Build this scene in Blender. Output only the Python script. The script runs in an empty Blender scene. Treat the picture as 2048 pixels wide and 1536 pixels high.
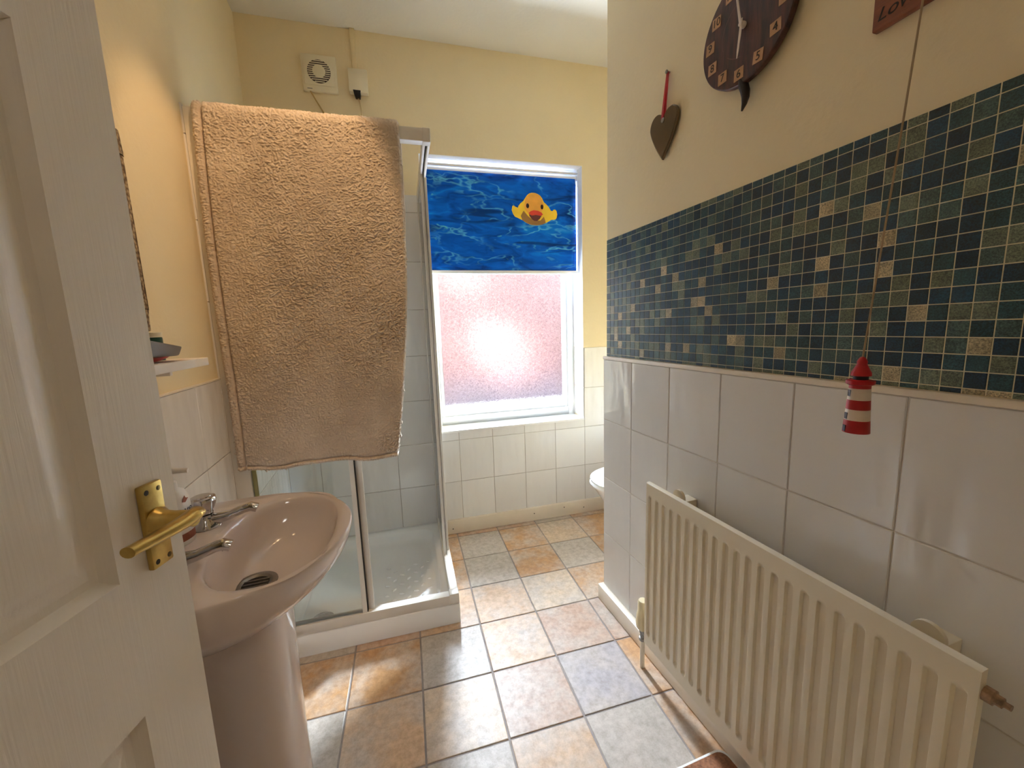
import bpy, bmesh, math, random
import numpy as np
from mathutils import Matrix, Vector

random.seed(7)
C = bpy.context.scene.collection
sc = bpy.context.scene
PI = math.pi

# ------------------------------------------------------------------ camera
CAM_F, YAW, PITCH, ROLL, HC = 784.51, 0.3186, 0.1435, -0.0341, 1.205
def make_camera():
    cy, sy, cp, sp, cr, sr = (math.cos(YAW), math.sin(YAW), math.cos(PITCH),
                              math.sin(PITCH), math.cos(ROLL), math.sin(ROLL))
    fwd = Vector((sy*cp, cy*cp, -sp)); right = Vector((cy, -sy, 0)); up = right.cross(fwd)
    r2 = right*cr + up*sr; u2 = up*cr - right*sr
    cd = bpy.data.cameras.new('camera'); co = bpy.data.objects.new('camera', cd); C.objects.link(co)
    m = Matrix((r2, u2, -fwd)).transposed().to_4x4(); m.translation = Vector((0, 0, HC))
    co.matrix_world = m
    cd.sensor_fit = 'HORIZONTAL'; cd.sensor_width = 36.0; cd.lens = CAM_F/2048*36
    cd.clip_start = 0.02
    sc.camera = co
make_camera()

# ------------------------------------------------------------------ world, lights, exposure
sc.view_settings.view_transform = 'Standard'; sc.view_settings.look = 'None'
sc.view_settings.gamma = 1.0; sc.view_settings.use_curve_mapping = False
sc.view_settings.exposure = 0.32
sc.cycles.transparent_max_bounces = 32; sc.cycles.diffuse_bounces = 8; sc.cycles.max_bounces = 16
w = bpy.data.worlds.new('overcast_sky'); sc.world = w; w.use_nodes = True
bg = w.node_tree.nodes['Background']
bg.inputs['Color'].default_value = (0.93, 0.96, 1.0, 1); bg.inputs['Strength'].default_value = 1.0

def light(name, kind, loc, energy, color, size=None, target=None, **kw):
    ld = bpy.data.lights.new(name, kind); lo = bpy.data.objects.new(name, ld); C.objects.link(lo)
    lo.location = loc; ld.energy = energy; ld.color = color
    for k, v in kw.items(): setattr(ld, k, v)
    if target is not None:
        d = Vector(target)-Vector(loc); lo.rotation_euler = d.to_track_quat('-Z', 'Y').to_euler()
    return lo
# added fill lamp over the landing behind the camera, out of view
light('landing_fill', 'AREA', (0.15, -0.95, 2.40), 3.0, (1.0, 0.94, 0.87), shape='DISK', size=0.9)
# added area lamps out of view, standing in for daylight at the window
light('sky_fill', 'AREA', (0.9, 5.9, 3.9), 2700.0, (0.74, 0.88, 1.0), target=(0.9, 2.3, 1.15), shape='RECTANGLE', size=5.0, size_y=2.6)
light('sky_fill_side', 'AREA', (4.8, 5.5, 2.9), 14000.0, (0.70, 0.87, 1.0), target=(0.7, 2.35, 1.1), shape='RECTANGLE', size=5.0, size_y=4.4)  # added on the right to brighten the shower
light('sky_fill_other_side', 'AREA', (-2.9, 5.52, 2.4), 12500.0, (0.70, 0.88, 1.0), target=(0.75, 2.35, 1.1), shape='RECTANGLE', size=2.4, size_y=3.0)  # added on the left to brighten the right wall
light('low_window_fill', 'AREA', (0.75, 3.15, -0.64), 2000.0, (0.72, 0.88, 1.0), target=(0.75, 2.45, 1.3), shape='RECTANGLE', size=3.0, size_y=0.7)  # added near the ground, throws fill up through the window
# added spot lamps that put soft bright blobs on the yard wall
light('yard_blob_spot', 'SPOT', (0.2, 3.6, 2.3), 9000.0, (1.0, 0.97, 0.92), target=(1.68, 5.6, 0.90), spot_size=math.radians(20), spot_blend=1.0, shadow_soft_size=0.1)
light('yard_blob_spot', 'SPOT', (0.0, 3.7, 2.6), 4500.0, (1.0, 0.97, 0.92), target=(1.20, 5.6, 1.95), spot_size=math.radians(16), spot_blend=1.0, shadow_soft_size=0.1)
# the three warm spots of the bathroom ceiling fitting
SPOTS = [(-0.22, 0.72, 2.52), (-0.12, 0.84, 2.52), (-0.02, 0.96, 2.52)]
AIMS = [(-0.52, 0.96, 1.2), (-0.36, 1.30, 0.9), (-0.30, 1.47, 1.45)]
for i, (a, t, e) in enumerate(zip(SPOTS, AIMS, (2.2, 1.0, 25))):
    light('ceiling_spot', 'SPOT', a, e, (1.0, 0.63, 0.32), target=t,
          spot_size=math.radians((56, 50, 46)[i]), spot_blend=0.35, shadow_soft_size=0.03)

# ------------------------------------------------------------------ room numbers (metres, floor z = 0)
XL, XR, XW = -0.51, 0.859, 0.867
YC, YC2 = 1.3985, 1.386
YN = -0.145
ZC = 2.646
XA = 1.72
PHI = -0.0603
TP, YF = math.tan(PHI), 2.223
E1 = Vector((math.cos(PHI), math.sin(PHI), 0)); E2 = Vector((-math.sin(PHI), math.cos(PHI), 0))
S0 = Vector((0.2281, 1.4753, 0))
def FP(x, z, off=0.0):
    """point of the far wall's plane at world x, pushed off metres outwards"""
    return Vector((x, YF+TP*x, z))+E2*off
def SP(u, v, z):
    return S0+E1*u+E2*v+Vector((0, 0, z))

# ------------------------------------------------------------------ helpers
def lin(c):
    return tuple(((x/255)/12.92 if x/255 <= 0.04045 else (((x/255)+0.055)/1.055)**2.4) for x in c)
def rgba(c): return (*lin(c), 1.0)

def new_mat(name):
    m = bpy.data.materials.new(name); m.use_nodes = True
    nt = m.node_tree; return m, nt, nt.nodes['Principled BSDF']
def N(nt, t, **kw):
    n = nt.nodes.new(t)
    for k, v in kw.items():
        if k in n.inputs.keys(): n.inputs[k].default_value = v
        else: setattr(n, k, v)
    return n
def L(nt, a, b): nt.links.new(a, b)
def ramp(nt, fac, stops):
    r = nt.nodes.new('ShaderNodeValToRGB'); L(nt, fac, r.inputs[0])
    e = r.color_ramp.elements
    e[0].position, e[0].color = stops[0][0], stops[0][1]
    e[1].position, e[1].color = stops[-1][0], stops[-1][1]
    for p, c in stops[1:-1]:
        x = e.new(p); x.color = c
    return r
def mixc(nt, fac, a, b, blend='MIX'):
    m = nt.nodes.new('ShaderNodeMix'); m.data_type = 'RGBA'; m.blend_type = blend
    for s, v in ((0, fac), (6, a), (7, b)):
        if hasattr(v, 'links'): L(nt, v, m.inputs[s])
        else: m.inputs[s].default_value = v
    return m.outputs[2]
def bump(nt, bsdf, h, strength, dist=0.01):
    b = N(nt, 'ShaderNodeBump', Strength=strength, Distance=dist)
    L(nt, h, b.inputs['Height']); L(nt, b.outputs[0], bsdf.inputs['Normal']); return b

def pmat(name, col, rough=0.5, metal=0.0, var=0.06, scale=6.0, bmp=0.0, bscale=120.0, coat=0.0, spec=None):
    """painted or moulded surface: slight uneven colour from noise, optional fine relief"""
    m, nt, b = new_mat(name)
    tc = N(nt, 'ShaderNodeTexCoord')
    nz = N(nt, 'ShaderNodeTexNoise', Scale=scale, Detail=4.0); L(nt, tc.outputs['Object'], nz.inputs['Vector'])
    c = lin(col)
    r = ramp(nt, nz.outputs[0], [(0.3, (*[x*(1-var) for x in c], 1)), (0.7, (*[min(1, x*(1+var)) for x in c], 1))])
    L(nt, r.outputs[0], b.inputs['Base Color'])
    b.inputs['Roughness'].default_value = rough; b.inputs['Metallic'].default_value = metal
    if coat: b.inputs['Coat Weight'].default_value = coat; b.inputs['Coat Roughness'].default_value = 0.05
    if spec is not None: b.inputs['Specular IOR Level'].default_value = spec
    if bmp:
        n2 = N(nt, 'ShaderNodeTexNoise', Scale=bscale, Detail=3.0); L(nt, tc.outputs['Object'], n2.inputs['Vector'])
        bump(nt, b, n2.outputs[0], bmp, 0.004)
    return m

M = {}
M['cream'] = pmat('cream_wall_paint', (230, 214, 178), 0.75, var=0.03, scale=3, bmp=0.25, bscale=60)
M['ceiling'] = pmat('white_ceiling_paint', (225, 221, 211), 0.85, var=0.02, scale=2, bmp=0.2, bscale=70)
M['hall'] = pmat('landing_wall_paint', (222, 208, 182), 0.8)
M['grout'] = pmat('tile_grout', (176, 168, 160), 0.85, var=0.12, scale=25)
M['grout_white'] = pmat('pale_tile_grout', (214, 206, 198), 0.85, var=0.1, scale=25)
M['skirt'] = pmat('cream_gloss_skirting', (226, 214, 196), 0.35, var=0.05, scale=9)
M['gloss'] = pmat('white_gloss_paint', (236, 234, 230), 0.3, var=0.02)
M['door'] = None
M['upvc'] = pmat('white_window_plastic', (236, 237, 238), 0.3, var=0.02)
M['rad'] = pmat('cream_radiator_enamel', (226, 215, 192), 0.33, var=0.03, scale=4)
M['ceramic'] = pmat('blush_ceramic_glaze', (224, 208, 198), 0.12, var=0.015, coat=0.4)
M['wc'] = pmat('white_toilet_glaze', (240, 241, 244), 0.1, var=0.01, coat=0.5)
M['acrylic'] = pmat('white_shower_acrylic', (240, 241, 241), 0.22, var=0.02, coat=0.2)
M['alu'] = pmat('white_enamelled_profile', (222, 217, 208), 0.32, var=0.04)
M['dark_gap'] = pmat('dark_gasket', (38, 32, 28), 0.7)
M['seal'] = pmat('yellowed_seal', (196, 184, 112), 0.5, var=0.1, scale=20)
M['chrome'] = pmat('chrome_plate', (205, 203, 202), 0.08, 1.0, var=0.03)
M['brass'] = pmat('worn_brass', (196, 168, 98), 0.3, 1.0, var=0.2, scale=45, bmp=0.12, bscale=90)
M['steel'] = pmat('dull_steel', (150, 146, 140), 0.35, 1.0, var=0.1)
M['black'] = pmat('black_plastic', (20, 20, 22), 0.4)
M['white_plastic'] = pmat('aged_white_plastic', (228, 218, 192), 0.4, var=0.03)
M['grey_plastic'] = pmat('grey_plastic', (112, 106, 104), 0.4, var=0.04)
M['red_plastic'] = pmat('red_plastic', (190, 26, 30), 0.35, var=0.05)
M['green_plastic'] = pmat('dark_green_plastic', (20, 74, 62), 0.35, var=0.08, scale=30)
M['wood_dark'] = None
M['melamine'] = pmat('white_melamine', (236, 224, 210), 0.6, var=0.02)
M['red_paint'] = pmat('red_paint', (168, 14, 22), 0.4, var=0.08, scale=60)
M['white_paint'] = pmat('white_paint', (218, 204, 190), 0.5, var=0.05, scale=60)
M['navy_paint'] = pmat('navy_paint', (22, 28, 48), 0.5)
M['cord'] = pmat('cotton_cord', (164, 140, 110), 0.9, var=0.1, scale=80)
M['ribbon'] = pmat('red_satin_ribbon', (172, 10, 28), 0.4, var=0.12, scale=90)
M['print_black'] = pmat('black_print', (34, 26, 24), 0.7)
M['print_brown'] = pmat('brown_print', (150, 78, 48), 0.6, var=0.1, scale=80)
M['soap'] = pmat('white_bottle_plastic', (238, 232, 224), 0.3, var=0.015)
M['cork'] = pmat('brown_cork', (142, 94, 64), 0.9, var=0.35, scale=130, bmp=0.5, bscale=240)
M['mirror'] = pmat('mirror_silver', (225, 228, 228), 0.02, 1.0, var=0.0)
M['bulb'] = None

def tile_mat():
    m, nt, b = new_mat('white_glazed_tile')
    tc = N(nt, 'ShaderNodeTexCoord'); oi = N(nt, 'ShaderNodeObjectInfo')
    c = ramp(nt, oi.outputs['Random'], [(0, rgba((222, 219, 216))), (1, rgba((231, 229, 227)))])
    L(nt, c.outputs[0], b.inputs['Base Color'])
    b.inputs['Roughness'].default_value = 0.16
    mp = N(nt, 'ShaderNodeMapping'); L(nt, tc.outputs['Object'], mp.inputs[0])
    mp.inputs['Scale'].default_value = (16, 16, 5); mp.inputs['Rotation'].default_value = (0.25, 0.25, 0)
    ad = N(nt, 'ShaderNodeVectorMath', operation='ADD'); L(nt, mp.outputs[0], ad.inputs[0])
    ml = N(nt, 'ShaderNodeMath', operation='MULTIPLY'); ml.inputs[1].default_value = 40; L(nt, oi.outputs['Random'], ml.inputs[0])
    L(nt, ml.outputs[0], ad.inputs[1])
    nz = N(nt, 'ShaderNodeTexNoise', Scale=1.0, Detail=1.5); L(nt, ad.outputs[0], nz.inputs['Vector'])
    bump(nt, b, nz.outputs[0], 0.5, 0.012)
    return m
M['tile'] = tile_mat()

def floor_mat():
    m, nt, b = new_mat('stone_effect_floor_tile')
    tc = N(nt, 'ShaderNodeTexCoord'); oi = N(nt, 'ShaderNodeObjectInfo')
    ml = N(nt, 'ShaderNodeMath', operation='MULTIPLY'); ml.inputs[1].default_value = 60; L(nt, oi.outputs['Random'], ml.inputs[0])
    ad = N(nt, 'ShaderNodeVectorMath', operation='ADD'); L(nt, tc.outputs['Object'], ad.inputs[0]); L(nt, ml.outputs[0], ad.inputs[1])
    n1 = N(nt, 'ShaderNodeTexNoise', Scale=7.0, Detail=5.0, Roughness=0.6); L(nt, ad.outputs[0], n1.inputs['Vector'])
    n2 = N(nt, 'ShaderNodeTexNoise', Scale=45.0, Detail=6.0, Roughness=0.7); L(nt, ad.outputs[0], n2.inputs['Vector'])
    f1 = ramp(nt, n1.outputs[0], [(0.40, (0, 0, 0, 1)), (0.66, (0.9, 0.9, 0.9, 1))])
    c1 = mixc(nt, f1.outputs[0], oi.outputs['Color'], rgba((196, 184, 172)))
    f2 = ramp(nt, n2.outputs[0], [(0.30, (0.72, 0.68, 0.63, 1)), (0.62, (1.06, 1.05, 1.04, 1))])
    c2 = mixc(nt, 1.0, c1, f2.outputs[0], 'MULTIPLY')
    L(nt, c2, b.inputs['Base Color'])
    r = ramp(nt, n2.outputs[0], [(0.2, (0.5, 0.5, 0.5, 1)), (0.8, (0.33, 0.33, 0.33, 1))]); L(nt, r.outputs[0], b.inputs['Roughness'])
    bump(nt, b, n2.outputs[0], 0.35, 0.003)
    return m
M['floor'] = floor_mat()
M['floor_joint'] = pmat('floor_joint', (148, 138, 132), 0.7, var=0.15, scale=30)

def mosaic_mat(name, attr):
    m, nt, b = new_mat(name)
    tc = N(nt, 'ShaderNodeTexCoord')
    if attr:
        src = N(nt, 'ShaderNodeAttribute', attribute_name='col').outputs['Color']; vec = tc.outputs['Object']
    else:
        oi = N(nt, 'ShaderNodeObjectInfo'); src = oi.outputs['Color']
        ml = N(nt, 'ShaderNodeMath', operation='MULTIPLY'); ml.inputs[1].default_value = 30; L(nt, oi.outputs['Random'], ml.inputs[0])
        ad = N(nt, 'ShaderNodeVectorMath', operation='ADD'); L(nt, tc.outputs['Object'], ad.inputs[0]); L(nt, ml.outputs[0], ad.inputs[1])
        vec = ad.outputs[0]
    nz = N(nt, 'ShaderNodeTexNoise', Scale=420.0, Detail=3.0, Roughness=0.7); L(nt, vec, nz.inputs['Vector'])
    n3 = N(nt, 'ShaderNodeTexNoise', Scale=45.0, Detail=2.0); L(nt, vec, n3.inputs['Vector'])
    sp = ramp(nt, nz.outputs[0], [(0.38, (0.42, 0.44, 0.46, 1)), (0.66, (1.7, 1.65, 1.5, 1))])
    c = mixc(nt, 1.0, src, sp.outputs[0], 'MULTIPLY')
    s3 = ramp(nt, n3.outputs[0], [(0.3, (0.8, 0.8, 0.8, 1)), (0.7, (1.2, 1.2, 1.2, 1))])
    c = mixc(nt, 1.0, c, s3.outputs[0], 'MULTIPLY')
    L(nt, c, b.inputs['Base Color']); b.inputs['Roughness'].default_value = 0.34
    return m
M['mosaic'] = mosaic_mat('mosaic_tile', False); M['mosaic_far'] = mosaic_mat('mosaic_tile_far', True)
M['mosaic_grout'] = pmat('mosaic_grout', (228, 218, 186), 0.6, var=0.04, scale=40)

def door_mat():
    m, nt, b = new_mat('white_woodgrain_door_paint')
    tc = N(nt, 'ShaderNodeTexCoord'); mp = N(nt, 'ShaderNodeMapping'); L(nt, tc.outputs['Object'], mp.inputs[0])
    mp.inputs['Scale'].default_value = (260, 260, 9)
    nz = N(nt, 'ShaderNodeTexNoise', Scale=1.0, Detail=4.0, Distortion=0.6); L(nt, mp.outputs[0], nz.inputs['Vector'])
    b.inputs['Base Color'].default_value = rgba((228, 218, 202)); b.inputs['Roughness'].default_value = 0.38
    bump(nt, b, nz.outputs[0], 0.10, 0.004)
    return m
M['door'] = door_mat()

def wood_mat(name, dark, lite, scale=(60, 60, 6)):
    m, nt, b = new_mat(name)
    tc = N(nt, 'ShaderNodeTexCoord'); mp = N(nt, 'ShaderNodeMapping'); L(nt, tc.outputs['Object'], mp.inputs[0])
    mp.inputs['Scale'].default_value = scale
    nz = N(nt, 'ShaderNodeTexNoise', Scale=1.0, Detail=6.0, Roughness=0.65, Distortion=0.4); L(nt, mp.outputs[0], nz.inputs['Vector'])
    r = ramp(nt, nz.outputs[0], [(0.35, rgba(dark)), (0.72, rgba(lite))]); L(nt, r.outputs[0], b.inputs['Base Color'])
    b.inputs['Roughness'].default_value = 0.5; bump(nt, b, nz.outputs[0], 0.15, 0.003)
    return m
M['wood_dark'] = wood_mat('dark_stained_wood', (44, 26, 24), (98, 54, 44), (40, 90, 12))
M['wood_red'] = wood_mat('reddish_plaque_wood', (104, 50, 28), (134, 72, 42), (50, 12, 60))
M['horn'] = pmat('dark_horn', (36, 24, 22), 0.4)
M['paper'] = pmat('tan_paper', (180, 138, 100), 0.7, var=0.12, scale=70)
M['heart'] = pmat('smoked_glass_heart', (104, 86, 66), 0.13, 0.35, var=0.05)

def towel_mat():
    m, nt, b = new_mat('sherpa_fleece')
    tc = N(nt, 'ShaderNodeTexCoord')
    nz = N(nt, 'ShaderNodeTexNoise', Scale=340.0, Detail=3.0); L(nt, tc.outputs['Object'], nz.inputs['Vector'])
    n1 = N(nt, 'ShaderNodeTexNoise', Scale=9.0, Detail=2.0); L(nt, tc.outputs['Object'], n1.inputs['Vector'])
    r = ramp(nt, n1.outputs[0], [(0.35, rgba((206, 190, 173))), (0.65, rgba((218, 203, 187)))])
    L(nt, r.outputs[0], b.inputs['Base Color']); b.inputs['Roughness'].default_value = 0.95
    b.inputs['Sheen Weight'].default_value = 0.25; b.inputs['Sheen Roughness'].default_value = 0.5
    b.inputs['Specular IOR Level'].default_value = 0.1
    bump(nt, b, nz.outputs[0], 0.5, 0.003)
    return m
M['towel'] = towel_mat()

def water_mat():
    m, nt, b = new_mat('printed_water_fabric')
    uv = N(nt, 'ShaderNodeUVMap')
    mp = N(nt, 'ShaderNodeMapping'); L(nt, uv.outputs[0], mp.inputs[0])
    mp.inputs['Scale'].default_value = (2.0, 3.3, 1); mp.inputs['Rotation'].default_value = (0, 0, 0.3)
    wz = N(nt, 'ShaderNodeTexNoise', Scale=1.6, Detail=3.0); L(nt, mp.outputs[0], wz.inputs['Vector'])
    sb = N(nt, 'ShaderNodeVectorMath', operation='SUBTRACT'); L(nt, wz.outputs['Color'], sb.inputs[0]); sb.inputs[1].default_value = (0.5, 0.5, 0.5)
    sl = N(nt, 'ShaderNodeVectorMath', operation='SCALE'); L(nt, sb.outputs[0], sl.inputs[0]); sl.inputs['Scale'].default_value = 1.5
    ad = N(nt, 'ShaderNodeVectorMath', operation='ADD'); L(nt, mp.outputs[0], ad.inputs[0]); L(nt, sl.outputs[0], ad.inputs[1])
    base = N(nt, 'ShaderNodeTexNoise', Scale=1.5, Detail=3.0, Distortion=0.8); L(nt, ad.outputs[0], base.inputs['Vector'])
    col = ramp(nt, base.outputs[0], [(0.28, rgba((0, 38, 98))), (0.45, rgba((0, 80, 178))), (0.6, rgba((0, 100, 206))), (0.75, rgba((8, 136, 222)))])
    vo = N(nt, 'ShaderNodeTexVoronoi', feature='DISTANCE_TO_EDGE', Scale=1.35); L(nt, ad.outputs[0], vo.inputs['Vector'])
    line = ramp(nt, vo.outputs['Distance'], [(0.0, (1, 1, 1, 1)), (0.045, (0, 0, 0, 1))])
    mask = N(nt, 'ShaderNodeTexNoise', Scale=1.3, Detail=1.0); L(nt, mp.outputs[0], mask.inputs['Vector'])
    mk = ramp(nt, mask.outputs[0], [(0.42, (0, 0, 0, 1)), (0.62, (0.75, 0.75, 0.75, 1))])
    f = N(nt, 'ShaderNodeMath', operation='MULTIPLY'); L(nt, line.outputs[0], f.inputs[0]); L(nt, mk.outputs[0], f.inputs[1])
    c = mixc(nt, f.outputs[0], col.outputs[0], rgba((110, 205, 235)))
    bl = N(nt, 'ShaderNodeTexNoise', Scale=2.3, Detail=2.0, Distortion=1.0); L(nt, ad.outputs[0], bl.inputs['Vector'])
    bk = ramp(nt, bl.outputs[0], [(0.66, (0, 0, 0, 1)), (0.76, (0.7, 0.7, 0.7, 1))])
    c = mixc(nt, bk.outputs[0], c, rgba((110, 200, 196)))
    mp2 = N(nt, 'ShaderNodeMapping'); L(nt, uv.outputs[0], mp2.inputs[0]); mp2.inputs['Scale'].default_value = (1.5, 8, 1)
    mp2.inputs['Rotation'].default_value = (0, 0, -0.1)
    st = N(nt, 'ShaderNodeTexNoise', Scale=1.6, Detail=2.0, Distortion=0.7); L(nt, mp2.outputs[0], st.inputs['Vector'])
    sk = ramp(nt, st.outputs[0], [(0.3, (0.8, 0.8, 0.8, 1)), (0.4, (0, 0, 0, 1))])
    c = mixc(nt, sk.outputs[0], c, rgba((6, 40, 96)))
    L(nt, c, b.inputs['Base Color']); b.inputs['Roughness'].default_value = 0.6
    b.inputs['Specular IOR Level'].default_value = 0.12
    return m
M['water'] = water_mat()
M['duck_yellow'] = pmat('duck_yellow_print', (238, 196, 44), 0.6, var=0.1, scale=14)
M['duck_head'] = pmat('duck_orange_print', (228, 160, 60), 0.6, var=0.12, scale=18)
M['duck_brown'] = pmat('duck_belly_print', (150, 108, 52), 0.6, var=0.15, scale=18)
M['duck_red'] = pmat('duck_beak_print', (214, 62, 44), 0.6, var=0.08, scale=30)
M['duck_mouth'] = pmat('duck_mouth_print', (92, 34, 34), 0.6, var=0.1)
M['duck_eye'] = pmat('duck_eye_print', (44, 18, 20), 0.6)

def glass_mat(name, tint, rough=0.0, see=0.9):
    m = bpy.data.materials.new(name); m.use_nodes = True; nt = m.node_tree
    nt.nodes.clear(); o = nt.nodes.new('ShaderNodeOutputMaterial')
    t = nt.nodes.new('ShaderNodeBsdfTransparent'); t.inputs[0].default_value = (*tint, 1)
    g = nt.nodes.new('ShaderNodeBsdfGlossy'); g.inputs['Roughness'].default_value = rough
    fr = N(nt, 'ShaderNodeFresnel', IOR=1.5); x = nt.nodes.new('ShaderNodeMixShader')
    L(nt, fr.outputs[0], x.inputs[0]); L(nt, t.outputs[0], x.inputs[1]); L(nt, g.outputs[0], x.inputs[2]); L(nt, x.outputs[0], o.inputs[0])
    return m
M['glass'] = glass_mat('shower_glass', (0.982, 0.993, 0.990), 0.02)

def frosted_mat():
    m = bpy.data.materials.new('obscured_window_glass'); m.use_nodes = True; nt = m.node_tree
    nt.nodes.clear(); o = nt.nodes.new('ShaderNodeOutputMaterial')
    tc = N(nt, 'ShaderNodeTexCoord')
    n1 = N(nt, 'ShaderNodeTexNoise', Scale=95.0, Detail=4.0, Roughness=0.75, Distortion=1.2); L(nt, tc.outputs['Object'], n1.inputs['Vector'])
    c = ramp(nt, n1.outputs[0], [(0.34, (0.72, 0.69, 0.73, 1)), (0.58, (1, 1, 1, 1))])
    t = nt.nodes.new('ShaderNodeBsdfTransparent'); L(nt, c.outputs[0], t.inputs[0])
    r = N(nt, 'ShaderNodeBsdfRefraction', Roughness=0.16, IOR=1.10); L(nt, c.outputs[0], r.inputs[0])
    b = N(nt, 'ShaderNodeBump', Strength=0.8, Distance=0.01); L(nt, n1.outputs[0], b.inputs['Height']); L(nt, b.outputs[0], r.inputs['Normal'])
    x = nt.nodes.new('ShaderNodeMixShader'); x.inputs[0].default_value = 0.50
    L(nt, t.outputs[0], x.inputs[1]); L(nt, r.outputs[0], x.inputs[2])
    d = nt.nodes.new('ShaderNodeBsdfTranslucent'); L(nt, c.outputs[0], d.inputs[0])
    y = nt.nodes.new('ShaderNodeMixShader'); y.inputs[0].default_value = 0.0
    L(nt, x.outputs[0], y.inputs[1]); L(nt, d.outputs[0], y.inputs[2]); L(nt, y.outputs[0], o.inputs[0])
    return m
M['frosted'] = frosted_mat()

def brick_mat():
    m, nt, b = new_mat('yard_brick')
    tc = N(nt, 'ShaderNodeTexCoord')
    nz = N(nt, 'ShaderNodeTexNoise', Scale=5.0, Detail=3.0); L(nt, tc.outputs['Object'], nz.inputs['Vector'])
    r = ramp(nt, nz.outputs[0], [(0.3, rgba((62, 40, 36))), (0.7, rgba((70, 46, 42)))])
    sx = N(nt, 'ShaderNodeSeparateXYZ'); L(nt, tc.outputs['Object'], sx.inputs[0])
    n2 = N(nt, 'ShaderNodeTexNoise', Scale=2.0, Detail=4.0); L(nt, tc.outputs['Object'], n2.inputs['Vector'])
    am = N(nt, 'ShaderNodeMath', operation='MULTIPLY_ADD'); L(nt, n2.outputs[0], am.inputs[0]); am.inputs[1].default_value = 0.8; L(nt, sx.outputs['Z'], am.inputs[2])
    lo = ramp(nt, am.outputs[0], [(0.5, (1, 1, 1, 1)), (1.0, (0, 0, 0, 1))])
    c = mixc(nt, lo.outputs[0], r.outputs[0], rgba((60, 54, 58)))
    L(nt, c, b.inputs['Base Color']); b.inputs['Roughness'].default_value = 0.9
    return m
M['brick'] = brick_mat()
M['paving'] = pmat('yard_paving', (176, 170, 182), 0.9, var=0.1, scale=4)

def bulb_mat():
    m, nt, b = new_mat('lit_spot_lens')
    b.inputs['Emission Color'].default_value = (1, 0.72, 0.42, 1); b.inputs['Emission Strength'].default_value = 25
    return m
M['bulb'] = bulb_mat()

def frame_mosaic_mat():
    m, nt, b = new_mat('crackled_mosaic_frame')
    tc = N(nt, 'ShaderNodeTexCoord')
    v = N(nt, 'ShaderNodeTexVoronoi', Scale=130.0); L(nt, tc.outputs['Object'], v.inputs['Vector'])
    r = ramp(nt, v.outputs['Distance'], [(0.15, rgba((196, 176, 142))), (0.7, rgba((84, 62, 42)))])
    L(nt, r.outputs[0], b.inputs['Base Color']); b.inputs['Roughness'].default_value = 0.4
    bump(nt, b, v.outputs['Distance'], -0.6, 0.004)
    return m
M['frame_mosaic'] = frame_mosaic_mat()

# ------------------------------------------------------------------ object building
ORG = {}
def tag(o, label=None, cat=None, group=None, kind=None):
    if label: o['label'] = label
    if cat: o['category'] = cat
    if group: o['group'] = group
    if kind: o['kind'] = kind
    return o
def thing(name, loc, label, cat, group=None):
    o = bpy.data.objects.new(name, None); o.empty_display_size = 0.05
    C.objects.link(o); o.location = loc; ORG[o.name] = Vector(loc)
    return tag(o, label, cat, group)

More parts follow.
